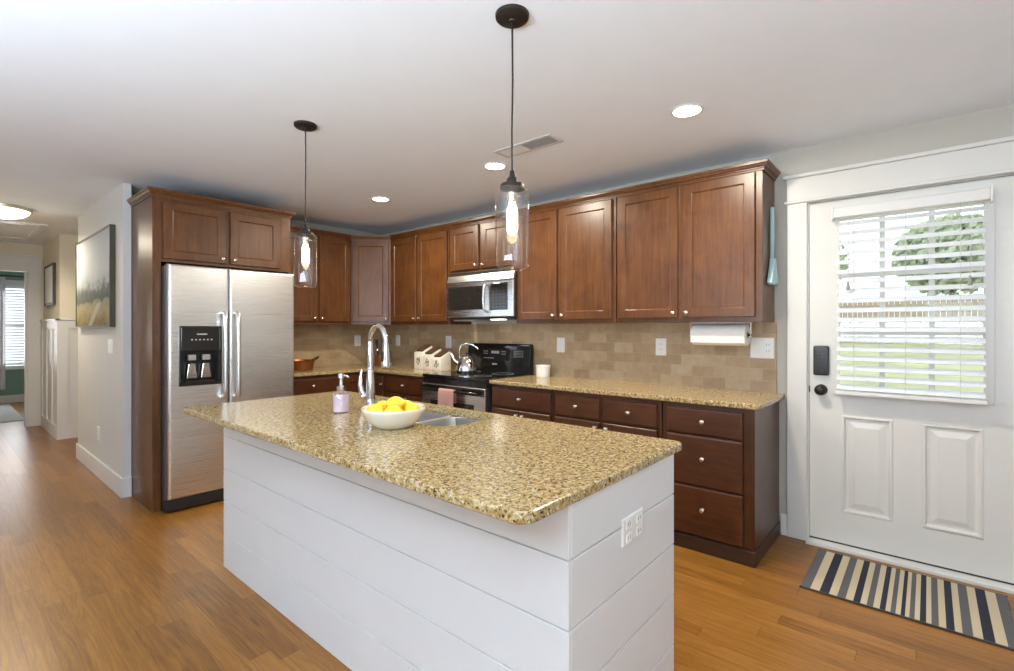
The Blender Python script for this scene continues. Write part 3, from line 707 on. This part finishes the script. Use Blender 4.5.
# faucet
t = thing('kitchen_faucet', 'tall chrome pull-down gooseneck faucet beside the sink', 'faucet', (-2.275, 1.53, .9145), math.radians(-8))
MB().lathe([(0, 0), (.030, 0), (.030, .006), (.027, .012), (.0255, .05), (.0225, .12), (.019, .19), (.018, .205), (.0165, .21), (0, .21)], 24).build('faucet_body', 'chrome', t, True)
pts = [(0, 0, .20), (0, 0, .27), (.001, 0, .33)]
R_ = .088
for i in range(0, 13): a = PI - i*(PI*1.02)/12; pts.append((R_+R_*math.cos(a), 0, .345+R_*math.sin(a)))
MB().tube(pts, [.0165]*2+[.0155]+[.0145]*13, 16).build('spout', 'chrome', t, True)
p = Vector(pts[-1])
sh = MB().lathe([(0, .01), (.0155, .01), (.017, 0), (.0175, -.03), (.021, -.075), (.025, -.105), (.024, -.118), (0, -.118)], 20, T(p.x, 0, p.z)).build('spray_head', 'chrome', t, True)
MB().box(-.010, .010, -.026, -.016, -.09, -.035, .004, mat=T(p.x, 0, p.z)).build('spray_button', 'blackm', sh)
hm = RZ(math.radians(226))
MB().lathe([(0, 0), (.02, .002), (.021, .03), (.017, .045), (0, .05)], 18, T(0, 0, .055) @ hm @ RY(PI/2)).build('handle_hub', 'chrome', t, True)
MB().tube([(.03, 0, .055), (.048, 0, .085), (.055, 0, .12), (.052, 0, .16), (.045, 0, .20)], [.014, .015, .013, .010, .007], 14, hm).build('handle', 'chrome', t, True)

# soap dispenser
t = thing('soap_dispenser', 'clear pump bottle of pale lavender soap standing by the sink', 'soap bottle', (-2.245, 1.338, .9145), .3); t.scale = (1.14, 1.14, 1.13)
MB().lathe([(0, 0), (.033, 0), (.036, .003), (.036, .08), (.034, .088), (.018, .094), (.016, .10)], 28).build('bottle', 'soapglass', t, True)
MB().lathe([(0, .004), (.0335, .004), (.0335, .080), (0, .080)], 28).build('liquid', 'soap', t, True)
pm = MB().lathe([(0, .098), (.018, .098), (.018, .115), (.008, .118), (.0065, .148), (.0065, .150), (.013, .152), (.013, .166), (.010, .172), (0, .172)], 20).tube([(.005, 0, .160), (.03, 0, .162), (.045, 0, .155)], [.006, .0055, .0045], 10).build('pump', 'chrome', t, True)

# bowl of lemons
bx, by, bz = -1.745, 1.29, .9145
t = thing('serving_bowl', 'wide cream ceramic bowl full of lemons on the island', 'bowl', (bx, by, bz))
MB().lathe([(0, .006), (.058, .008), (.095, .030), (.120, .066), (.128, .082), (.133, .084), (.136, .080), (.134, .072), (.127, .060), (.110, .030), (.082, .006), (.072, 0), (0, 0)], 48).build('bowl_body', 'cream', t, True, 60)
def lemon(label, x, y, z, rz, ry, s=1):
    l = MB().lathe([(0, -.043), (.006, -.041), (.011, -.036), (.021, -.029), (.028, -.014), (.0305, 0), (.028, .014), (.02, .028), (.010, .035), (.007, .040), (.004, .043), (0, .044)], 20).build('lemon', 'lemon', None, True, 180)
    l.location = (bx+x, by+y, bz+z); l.rotation_euler = (0, ry, rz); l.scale = (s, s, s)
    tag(l, label, 'lemon', 'lemons in the bowl')
    s_ = MB().lathe([(0, .0462), (.003, .0455), (.004, .043), (0, .042)], 8).build('stem_scar', 'lemontip', l)
for deg, lb in ((-36, 'lemon at the front of the cream bowl facing the camera'), (36, 'lemon in the bowl pointing to the outlet end of the island'), (108, 'lemon in the bowl on the side of the steel sink and faucet'),
                (180, 'lemon in the bowl on the side of the soap bottle'), (252, 'lemon in the bowl on the side of the long shiplap front')):
    a = math.radians(deg); lemon(lb, .079*math.cos(a), .079*math.sin(a), .071, a+PI/2+.3, PI/2+.08*math.sin(deg), 1.06)
lemon('lemon lying on top of the heap in the cream bowl', .004, .006, .097, .5, 1.45, 1.05)
lemon('lemon buried at the bottom of the cream bowl under the others', .0, .0, .037, .2, 1.57, .85)

# ------------------------------------------------------------ range
t = thing('electric_range', 'black glass-top electric range with stainless oven door', 'range', (-3.127, 2.95, 0))
hw = .397
MB().box(-hw, hw, 0, .62, .06, .895, .003).build('range_body', 'blackm', t)
ck = MB().box(-hw-.001, hw+.001, -.025, .56, .896, .922, .005).build('cooktop', 'black', t)
for x, y, r in ((-.19, .16, .1), (.19, .16, .075), (-.19, .42, .075), (.19, .42, .1)):
    MB().lathe([(r-.004, .0), (r-.004, .0006), (r, .0006), (r, 0)], 40, T(x, y, .922)).build('burner_ring', 'grey', ck)
bg = MB(); bg.prism([(.54, .90), (.615, .90), (.615, 1.17), (.61, 1.19), (.575, 1.19), (.565, 1.175)], -hw, hw, 'x', bev=.008)
bg = bg.build('backguard', 'black', t, True)
pm_ = T(0, .553, 1.06) @ RX(-math.radians(5))
MB().box(-.20, .16, -.004, .004, -.03, .085, .003, mat=pm_).build('display_panel', 'bglass', bg)
spots = [(.215+c*.03, .01+r*.024, .010, .008, -.002, .0025) for r in range(3) for c in range(4)] + [(-.165+c*.028, -.012, .015, .006, -.0055, -.003) for c in range(5)]
spots += [(x+c*.02, .03+r*.022, .010, .006, -.0055, -.003) for x in (-.17, .06) for c in range(3) for r in range(2)]
for x, z, w_, h_, y0, y1 in spots: MB().box(x, x+w_, y0, y1, z, z+h_, mat=pm_).build('button', 'offw', bg)
MB().box(-.07, .03, -.006, -.003, .035, .06, mat=pm_).build('clock_display', 'grey', bg)
MB().box(-.05, .01, -.003, .002, -.062, -.048, .002, mat=T(0, .547, 1.05) @ RX(-math.radians(5))).build('name_mark', 'grey', bg)
MB().box(-hw, hw, -.022, 0, .845, .893, .004).build('vent_strip', 'black', t)
od = MB(); od.rings([(-hw+.003, hw-.003, .235, .84, 0), (-hw+.003, hw-.003, .235, .84, -.03), (-hw+.008, hw-.008, .24, .835, -.035)])
od = od.build('oven_door', 'steelx', t)
MB().box(-hw+.006, hw-.006, -.040, -.034, .775, .834, .003).build('door_top_trim', 'black', od)
MB().box(-.27, .27, -.038, -.0345, .38, .70, .001).build('oven_window', 'bglass', od)
MB().tube([(-.33, -.036, .795), (-.33, -.075, .80), (-.31, -.085, .80), (0, -.088, .80), (.31, -.085, .80), (.33, -.075, .80), (.33, -.036, .795)], .012, 12).build('handle', 'black', od, True)
dr = MB().box(-hw+.003, hw-.003, -.032, 0, .065, .225, .004).build('storage_drawer', 'steelx', t)
# towel on the handle
b = MB(); nx = 10
tw = []
x0, x1 = -3.22, -3.03
yh, zh = 2.95-.0875, .80
prof_ = [(yh-.022, .60), (yh-.020, .68), (yh-.018, .76), (yh-.016, .80), (yh-.010, .813), (yh, .8165), (yh+.010, .813), (yh+.0155, .80), (yh+.016, .76), (yh+.016, .70)]
q = bmesh.new(); G = []
for i in range(13):
    x = x0+(x1-x0)*i/12; row = []
    for j, (y, z) in enumerate(prof_):
        k = abs(z-.8)/.2
        row.append(q.verts.new((x, y-(.006*k*math.sin(i*1.9) if y < yh else -.002*k*math.sin(i*1.3)), z)))
    G.append(row)
for i in range(12):
    for j in range(len(prof_)-1): q.faces.new((G[i][j], G[i+1][j], G[i+1][j+1], G[i][j+1]))
bmesh.ops.recalc_face_normals(q, faces=q.faces)
b._add(q); tw = b.build('dish_towel', 'pink', None, True, 180)
sm = tw.modifiers.new('thick', 'SOLIDIFY'); sm.thickness = .004; sm.offset = 0
tag(tw, 'dusty pink dish towel draped over the oven door handle', 'towel')

# kettle
t = thing('tea_kettle', 'polished chrome tea kettle with arched handle on the range', 'kettle', (-3.265, 3.235, .9235), math.radians(215)); t.scale = (1.14, 1.14, 1.08)
MB().lathe([(0, 0), (.082, 0), (.088, .008), (.088, .03), (.080, .07), (.062, .11), (.045, .13), (.042, .135)], 32).build('kettle_body', 'chrome', t, True)
ld = MB().lathe([(.043, .133), (.040, .14), (.02, .148), (0, .15)], 24).build('lid', 'chrome', t, True)
MB().lathe([(0, .148), (.005, .15), (.005, .158), (.012, .164), (.012, .172), (0, .176)], 14).build('lid_knob', 'blackm', ld, True)
MB().tube([(.06, 0, .075), (.095, 0, .10), (.115, 0, .135), (.128, 0, .16)], [.022, .017, .013, .012], 14).build('spout', 'chrome', t, True)
MB().tube([(.055, 0, .12), (.06, 0, .19), (.045, 0, .235), (.0, 0, .25), (-.05, 0, .24), (-.085, 0, .215), (-.095, 0, .20)], [.007, .007, .008, .009, .009, .008, .006], 12).build('handle', 'chrome', t, True)

# microwave
MF = 3.20
t = thing('microwave_oven', 'over-the-range stainless microwave with dark glass door', 'microwave', (-3.085, MF, 1.42))
MB().box(-.41, .41, .02, WB-.002-MF-.011, .012, .434, .003).build('microwave_body', 'blackm', t)
MB().prism([(.02, .335), (.0, .335), (.0, .345), (.03, .434), (.05, .434)], -.412, .412, 'x', bev=.001).build('vent_grille', 'steelx', t)
fr = MB(); fr.rings([(-.412, .412, .018, .332, .022), (-.412, .412, .018, .332, .004), (-.408, .408, .022, .328, 0)])
fr = fr.build('door', 'steelx', t)
MB().box(-.385, .085, -.003, .001, .085, .298, .002).build('door_window', 'bglass', fr)
MB().tube([(.125, -.002, .30), (.12, -.035, .293), (.112, -.045, .27), (.108, -.048, .18), (.112, -.045, .09), (.12, -.035, .068), (.125, -.002, .06)], .0115, 12).build('handle', 'steelx', fr, True)
cp = MB().box(.15, .352, -.003, .001, .075, .312, .002).build('control_panel', 'bglass', t)
kb = MB()
for r in range(6):
    for c in range(4): kb.box(.178+c*.04, .20+c*.04, -.0042, -.0025, .095+r*.028, .107+r*.028)
kb.build('keypad_buttons', 'lockgrey', cp)
MB().box(.175, .33, -.0042, -.0025, .272, .298).build('clock_display', 'black', cp)
MB().box(-.40, .40, .03, .36, -.004, .012, .002).build('bottom_panel', 'blackm', t)
MB().box(-.37, -.08, .05, .25, -.018, -.004, .002).build('grease_filter', 'grey', t)
MB().box(.10, .22, .06, .14, -.008, -.004).build('task_lamp', 'lens', t)

# ------------------------------------------------------------ counter things
def canister(label, x0, hf, hb):
    t = thing('canister', label, 'canister', (x0, 3.27, .9145), 0, 'stepped canisters beside the range')
    w, d = .136, .135
    MB().prism([(0, 0), (d, 0), (d, hb), (0, hf)], 0, w, 'x', bev=.004).build('canister_body', 'cream', t, True, 30)
    a = math.atan2(hb-hf, d); ln = math.hypot(d, hb-hf)
    l = MB().box(.022, w-.022, .014, ln+.006, .001, .02, .007, mat=T(0, 0, hf) @ RX(a)).build('lid', 'lid', t, True, 30)
    fl = MB(); rnd = random.Random(int(hf*1000)); 
    for i in range(7):
        ang = i*.9; cx = .068+.03*math.cos(ang)*(.4+.6*rnd.random()); cz = hf*.5+.035*math.sin(ang)*(.4+.6*rnd.random())
        fl.lathe([(0, 0), (.009, 0), (.009, .001), (0, .001)], 8, T(cx, .0, cz) @ RX(PI/2) @ Matrix.Diagonal((1, 1.5, 1, 1)))
    fl.build('painted_flower', 'leaf', t)
    MB().lathe([(0, 0), (.011, 0), (.011, .0015), (0, .0015)], 10, T(.068, 0, hf*.55) @ RX(PI/2)).build('flower_centre', 'petal', t)
canister('cream canister with slanted dark lid, tallest of the three stepped canisters', -4.075, .172, .235)
canister('cream canister with slanted dark lid, middle one of the three stepped canisters', -3.936, .148, .211)
canister('cream canister with slanted dark lid, lowest of the three and closest to the kettle', -3.797, .124, .187)

t = thing('copper_pot', 'copper pot with ring handle on the counter beside the refrigerator', 'pot', (-4.80, 2.41, .9145), math.radians(41))
MB().lathe([(0, 0), (.108, 0), (.118, .006), (.132, .08), (.142, .098), (.145, .10), (.139, .101), (.128, .08), (.112, .010), (0, .008)], 36).build('pot_body', 'copper', t, True)
for sx in (1, -1):
    ring = [(sx*(.135+.045*math.sin(a)), .045*math.cos(a), .105+.030*math.sin(a)) for a in [PI*i/10 for i in range(11)]]
    MB().tube(ring, .007, 8).build('handle', 'brass', t, True)
t = thing('utensil_crock', 'copper crock holding dark utensils in the counter corner behind the faucet', 'crock', (-4.755, 3.34, .9145))
MB().lathe([(0, 0), (.062, 0), (.07, .01), (.075, .09), (.078, .115), (.073, .115), (.068, .02), (0, .014)], 28).build('crock_body', 'copper', t, True)
for i, (dx, dy, lean) in enumerate(((-.03, -.01, -.18), (.03, 0, .15), (0, .03, .02), (-.01, -.035, -.05))):
    u = thing('cooking_utensil', ['black spoon leaning toward the refrigerator side of the copper crock', 'black spatula leaning toward the range side of the copper crock', 'black ladle upright at the back of the copper crock', 'black turner standing at the front of the copper crock'][i], 'utensil', (-4.755+dx, 3.34+dy, .932), 0, 'utensils in the copper crock')
    MB().tube([(0, 0, 0), (lean*.2, 0, .2)], [.006, .007], 8).build('handle', 'blackm', u, True)
    MB().lathe([(0, 0), (.016, .012), (.022, .04), (.016, .075), (0, .085)], 14, T(lean*.2, 0, .19) @ RY(lean) @ Matrix.Diagonal((1, .35, 1, 1))).build('utensil_head', 'blackm', u, True)
    MB().lathe([(0, 0), (.0075, 0), (.0075, .018), (0, .018)], 10, T(lean*.15, 0, .15) @ RY(lean)).build('metal_ferrule', 'chrome', u, True)
t = thing('ramekin', 'small white ceramic ramekin on the counter beside the range backguard', 'ramekin', (-2.545, 3.455, .9145))
MB().lathe([(0, 0), (.056, 0), (.058, .005), (.060, .085), (.064, .088), (.064, .100), (.058, .101), (.055, .095), (.053, .012), (0, .01)], 32).build('ramekin_body', 'white', t, True)

# paper towel and holder
t = thing('paper_towel_holder', 'white under-cabinet bracket holding the paper towel roll', 'holder', (-1.057, 3.42, 1.292))
MB().tube([(-.2, 0, 0), (.195, 0, 0)], .008, 12).build('rod', 'blackm', t, True)
for x in (-.197, .188): MB().box(x, x+.006, -.012, .012, -.012, .082, .002).build('arm', 'white', t)
MB().box(-.2, .197, -.02, .02, .0775, .0825).build('mounting_plate', 'white', t)
t = thing('paper_towel_roll', 'white paper towel roll hanging below the wall cabinet by the door', 'paper towel', (-1.057, 3.42, 1.292))
MB().lathe([(.021, -.172), (.068, -.172), (.071, -.169), (.071, .169), (.068, .172), (.021, .172)], 40, RY(PI/2)).box(-.17, .17, -.0735, -.071, -.05, .0, mat=None).build('paper', 'paper', t, True, 40)
MB().lathe([(.021, -.1725), (.021, .1725), (.0175, .1725), (.0175, -.1725), (.021, -.1725)], 24, RY(PI/2)).build('cardboard_core', 'card', t, True)

# hanging brush on the cabinet end
t = thing('hand_broom', 'pale blue hand broom hanging on the cabinet end beside the exterior door', 'broom', (-.765, 3.455, 1.61))
MB().tube([(.012, .0, .145), (.014, .0, .3), (.013, .004, .49)], [.011, .013, .012], 12).build('handle', 'blue', t, True)
hd = MB().prism([(-.022, .165), (.022, .165), (.042, .11), (.095, .0), (.04, .008), (-.02, -.004), (-.095, .006), (-.042, .11)], .003, .034, 'x', bev=.006).build('brush_head', 'blue', t, True)
MB().tube([(.0, .004, .515), (.02, .004, .515), (.024, .004, .505)], .003, 8).build('hook', 'nickel', t, True)

# wall plates
def plate(label, mat, w, h, kind, name='wall_outlet', cat='outlet'):
    t = thing(name, label, cat); t.matrix_world = mat
    def r(i, y): return (-w/2+i, w/2-i, -h/2+i, h/2-i, y)
    MB().rings([r(0, 0), r(0, -.003), r(.003, -.006), r(.006, -.0065)]).build('cover_plate', 'white', t)
    n = 1 if w < .1 else 2
    for k in range(n):
        cx = 0 if n == 1 else (-.035 + .07*k)
        if kind == 'outlet' or (kind == 'mixed' and k == 1):
            for z in ((-.02, .02) if h > w*.6 else (0,)):
                f = MB().box(cx-.016, cx+.016, -.0085, -.006, z-.014, z+.014, .003).build('receptacle', 'white', t)
                MB().box(cx-.008, cx-.0055, -.0092, -.008, z-.004, z+.007).box(cx+.0055, cx+.008, -.0092, -.008, z-.004, z+.007).build('slots', 'core', f)
        else:
            f = MB().box(cx-.016, cx+.016, -.0095, -.006, -.033, .033, .002).build('rocker', 'offw' if False else 'white', t)
    for z in (h/2-.012, -h/2+.012):
        if h > .1: MB().lathe([(0, .001), (.003, .001), (.003, 0), (0, 0)], 8, T(0, -.0065, z) @ RX(PI/2)).build('screw', 'offw', t)
    return t
PY = 3.58
plate('single white switch plate on the tile nearest the microwave, next to the ramekin', T(-2.445, PY, 1.19), .082, .13, 'switch', 'light_switch', 'switch')
plate('white outlet plate on the tile midway between the ramekin and the paper towels', T(-1.535, PY, 1.195), .082, .13, 'outlet')
plate('wide two-gang white plate on the tile beside the paper towel roll', T(-.838, PY, 1.205), .145, .138, 'mixed')
plate('white outlet plate on the tile above the canisters beside the kettle', T(-3.885, PY, 1.19), .082, .128, 'outlet')
plate('white outlet plate on the tile near the kitchen corner above the copper crock', T(-4.76, PY, 1.19), .08, .125, 'outlet')
plate('white outlet plate on the tiled side wall between copper pot and crock', T(WL+.012, 3.25, 1.19) @ RZ(PI/2), .08, .125, 'outlet')
o = plate('wide white outlet plate on the shiplap end of the island', T(IX1, 1.418, .717) @ RZ(PI/2), .138, .083, 'outlet')
plate('white switch plate on the grey wall below the landscape picture', T(-5.235, .98, 1.182), .14, .12, 'switch', 'light_switch', 'switch')
plate('white outlet low on the grey wall above the baseboard', T(-5.69, .98, .385), .08, .125, 'outlet')

# ------------------------------------------------------------ pictures
def picture(label, x0, x1, z0, z1, y, dep, fm, art, fw=.016):
    t = thing('framed_picture', label, 'picture', (x0, y, z0)); w, h = x1-x0, z1-z0
    b = MB(); b.box(0, fw, -dep, -.001, 0, h); b.box(w-fw, w, -dep, -.001, 0, h); b.box(fw, w-fw, -dep, -.001, 0, fw); b.box(fw, w-fw, -dep, -.001, h-fw, h)
    b.build('frame', fm, t)
    MB().box(fw, w-fw, -dep+.006, -.001, fw, h-fw).build('artwork', art, t)
picture('large framed misty meadow landscape on the grey wall by the refrigerator', -6.52, -5.065, 1.345, 2.185, .98, .04, 'frame', 'paint')
picture('small dark-framed pale picture on the hall wall above the wainscot', -8.95, -8.22, 1.63, 2.15, 1.0, .03, 'wframe', 'mat', .03)

# ------------------------------------------------------------ ceiling fittings
def pendant(label, x, y, zb):
    t = thing('pendant_lamp', label, 'pendant lamp', (x, y, CEIL), .0, 'glass pendants over the island'); z = zb-CEIL
    MB().lathe([(0, -.026), (.012, -.026), (.014, -.022), (.055, -.018), (.061, -.012), (.062, 0), (0, 0)], 36).build('ceiling_canopy', 'bronze', t, True)
    top = z+.312
    MB().tube([(0, 0, -.02), (.0025, 0, (top)*.4), (-.001, 0, top*.7), (0, 0, top+.02)], .0035, 8).build('cord', 'bronze', t, True)
    MB().lathe([(0, .052), (.008, .05), (.011, .03), (.020, .020), (.022, .006), (.041, .001), (.045, -.004), (.045, -.018), (.019, -.026), (0, -.026)], 28, T(0, 0, top)).build('socket_cap', 'bronze', t, True)
    MB().lathe([(.044, top-z-.012), (.056, top-z-.017), (.061, top-z-.026), (.062, top-z-.04), (.062, .03), (.058, .012), (.046, .003), (.03, 0), (0, .002)], 44, T(0, 0, z)).build('glass_shade', 'glass', t, True, 180)
    MB().lathe([(0, -.026), (.017, -.026), (.018, -.03), (.018, -.06), (.014, -.066), (0, -.066)], 20, T(0, 0, top)).build('lamp_socket', 'nickel', t, True)
    bl = MB().lathe([(.012, 0), (.013, -.012), (.018, -.025), (.020, -.04), (.020, -.10), (.014, -.115), (.004, -.122), (0, -.123)], 20, T(0, 0, top-.064)).build('bulb', 'bulb', t, True)
pendant('clear glass pendant lamp hanging nearest the exterior door end of the island', -1.155, 1.378, 1.548)
pendant('clear glass pendant lamp hanging at the refrigerator end of the island', -2.661, 1.366, 1.562)
names = ['recessed ceiling light nearest the exterior door', 'recessed ceiling light beside the ceiling vent', 'recessed ceiling light near the corner cabinets and refrigerator']
for (x, y), lb in zip(DOWN, names):
    t = thing('recessed_light', lb, 'ceiling light', (x, y, CEIL), 0, 'recessed kitchen lights')
    MB().lathe([(.083, 0), (.085, -.003), (.08, -.006), (.070, -.006), (.066, -.001), (.066, 0)], 36).build('trim_ring', 'white', t, True)
    MB().lathe([(0, -.004), (.069, -.004), (.0695, -.001), (0, -.001)], 36).build('lens', 'lens', t)
    area('downlight', (x, y, CEIL-.02), (0, 0, 0), .13, .13, 20.5, WARM, 'DISK')
# vent
t = thing('ceiling_vent', 'rectangular white ceiling register with one dark louvred half', 'vent', (-1.915, 2.435, CEIL))
W2, H2 = .224, .074
def vr(i, y): return (-W2+i, W2-i, -H2+i, H2-i, y)
b = MB(); b.box(-W2, W2, -H2, -H2+.022, -.006, 0, .001); b.box(-W2, W2, H2-.022, H2, -.006, 0, .001); b.box(-W2, -W2+.022, -H2+.022, H2-.022, -.006, 0, .001); b.box(W2-.022, W2, -H2+.022, H2-.022, -.006, 0, .001)
b.build('frame', 'offw', t)
b = MB()
for i in range(7): b.box(-W2+.02, -.012, -H2+.026+i*.0142, -H2+.037+i*.0142, -.005, -.003)
b.build('slats', 'white', t)
b = MB()
for i in range(7): b.box(-.012, W2-.02, -H2+.026+i*.0142, -H2+.033+i*.0142, -.006, -.002, mat=None)
b.build('slats', 'grey', t)
MB().box(-.012, W2-.02, -H2+.02, H2-.02, -.002, -.0005).build('damper', 'grey', t); MB().box(-W2+.02, -.012, -H2+.02, H2-.02, -.002, -.0005).build('blank_plate', 'ceiling', t)
# hall dome light
t = thing('hall_ceiling_light', 'glowing dome ceiling light in the hall', 'ceiling light', (-6.62, .42, CEIL))
MB().lathe([(0, 0), (.215, 0), (.222, -.006), (.218, -.03), (.205, -.034), (.2, -.02), (0, -.02)], 40).build('metal_pan', 'nickel', t, True)
MB().lathe([(.2, -.025), (.19, -.055), (.15, -.085), (.08, -.105), (0, -.11)], 40).build('glass_dome', 'dome', t, True)
MB().lathe([(0, -.108), (.008, -.112), (.008, -.125), (0, -.13)], 12).build('finial', 'nickel', t, True)
pl = bpy.data.lights.new('hall_glow', 'SPOT'); pl.energy = 72; pl.color = (1, .89, .70); pl.shadow_soft_size = .12; pl.spot_size = math.radians(172); pl.spot_blend = .35
lo = bpy.data.objects.new('hall_glow', pl); COL.objects.link(lo); lo.location = (-6.62, .42, CEIL-.15)
# attic hatch
b = MB(); x0, x1, y0, y1 = -8.80, -7.37, .10, .835
b.box(x0, x1, y0, y0+.075, CEIL-.02, CEIL, .004); b.box(x0, x1, y1-.075, y1, CEIL-.02, CEIL, .004); b.box(x0, x0+.09, y0+.075, y1-.075, CEIL-.02, CEIL, .003); b.box(x1-.14, x1, y0+.075, y1-.075, CEIL-.02, CEIL, .003)
hat = struct('trim_6', b, 'trim', 'white framed attic hatch in the hall ceiling')
struct('hatch_panel', MB().box(x0+.08, x1-.13, y0+.07, y1-.07, CEIL-.008, CEIL), 'ceiling', parent=hat)

# ------------------------------------------------------------ door mat
def rug_mat():
    m, n, l, b = nt('striped_flatweave')
    tc = n.new('ShaderNodeTexCoord'); sx = n.new('ShaderNodeSeparateXYZ'); l.new(tc.outputs['Generated'], sx.inputs[0])
    cols = [(.115, .115, .12), (.60, .50, .34), (.022, .026, .042), (.60, .50, .34)]
    ND = 15; ws = []
    for i in range(ND):
        k = abs(i-(ND-1)/2)/((ND-1)/2); wd = .5+.75*k**1.5
        ws.append((wd*1.05, (0 if i % 2 == 0 else 2)))
        if i < ND-1: ws.append((wd*1.0, 1))
    tot = sum(w for w, _ in ws); p = 0
    # colour ramp limited to 32 stops: 29 stripes
    r = ramp(n, [(0, cols[0])]*1 + [(.5, cols[1])]*(len(ws)-1), 'CONSTANT')
    for el, (w, c) in zip(r.color_ramp.elements, ws): pass
    pos = []
    for w, c in ws: pos.append((p/tot, c)); p += w
    e = r.color_ramp.elements
    for i, (q, c) in enumerate(pos): e[i].position = q; e[i].color = (*cols[c], 1)
    l.new(sx.outputs[0], r.inputs[0])
    z = n.new('ShaderNodeTexNoise'); z.inputs['Scale'].default_value = 140; l.new(tc.outputs['Object'], z.inputs['Vector'])
    mx = n.new('ShaderNodeMix'); mx.data_type = 'RGBA'; mx.blend_type = 'MULTIPLY'; mx.inputs[0].default_value = .5
    l.new(r.outputs[0], mx.inputs[6]); l.new(z.outputs['Fac'], mx.inputs[7])
    mul = n.new('ShaderNodeMix'); mul.data_type = 'RGBA'; mul.inputs[0].default_value = .35; l.new(r.outputs[0], mul.inputs[6]); l.new(mx.outputs[2], mul.inputs[7])
    l.new(mul.outputs[2], b.inputs['Base Color']); b.inputs['Roughness'].default_value = .95
    bp = n.new('ShaderNodeBump'); bp.inputs['Strength'].default_value = .4; bp.inputs['Distance'].default_value = .002; l.new(z.outputs['Fac'], bp.inputs['Height']); l.new(bp.outputs[0], b.inputs['Normal'])
    return m
M['rug'] = rug_mat()
t = thing('door_mat', 'striped navy, grey and cream mat in front of the exterior door', 'mat', (-.105, 3.19, 0))
MB().box(-.398, .398, -.275, .275, .001, .009, .002).build('woven_mat', 'rug', t)
for y in (-.281, .274): MB().box(-.402, .402, y, y+.007, .001, .0095, .002).build('bound_edge', 'lockgrey', t)

# ------------------------------------------------------------ outdoors
tag(MB().prism([(3.8, -.6), (40, .95), (40, 1.1), (3.8, -.45)], -30, 30, 'x').build('lawn', 'lawn'), 'sunlit lawn outside the exterior door', None, None, 'structure')
b = MB()
for i in range(100): b.box(-9+i*.2, -9+i*.2+.185, 29, 29.04, .55, 2.75)
b.box(-9, 11, 29.04, 29.12, 1.0, 1.15); b.box(-9, 11, 29.04, 29.12, 2.3, 2.45)
tag(b.build('timber_fence', 'fence'), 'brown timber fence across the garden seen through the blind', 'fence')
def tree(label, x, y, h, r, n, seed):
    t = thing('garden_tree', label, 'tree', (x, y, .75), 0, 'garden trees beyond the fence')
    MB().tube([(0, 0, 0), (.05, 0, h*.3), (0, .05, h*.6)], [.16, .13, .07], 10).build('trunk', 'bark', t, True)
    rnd = random.Random(seed); q = bmesh.new()
    for i in range(n):
        a = rnd.random()*2*PI; u = rnd.random()*2-1; rr = rnd.random()**.4; s = (1-u*u)**.5
        c = Vector((s*math.cos(a)*r*rr, s*math.sin(a)*r*rr, h*.68+u*r*.85*rr))
        d = Vector((rnd.gauss(0, 1), rnd.gauss(0, 1), rnd.gauss(0, 1))).normalized(); e = d.orthogonal().normalized(); f = d.cross(e); sz = .14+.14*rnd.random()
        q.faces.new([q.verts.new(c+e*sz), q.verts.new(c+f*sz*.6), q.verts.new(c-e*sz), q.verts.new(c-f*sz*.6)])
    m = MB(); m._add(q); m.build('crown', 'foliage', t)
tree('leafy green tree beyond the fence, nearest the knob side of the door', -6.0, 33, 6.5, 2.6, 3000, 1)
tree('tall leafy green tree beyond the fence behind the middle of the door blind', .9, 34, 6.4, 2.4, 4200, 2)
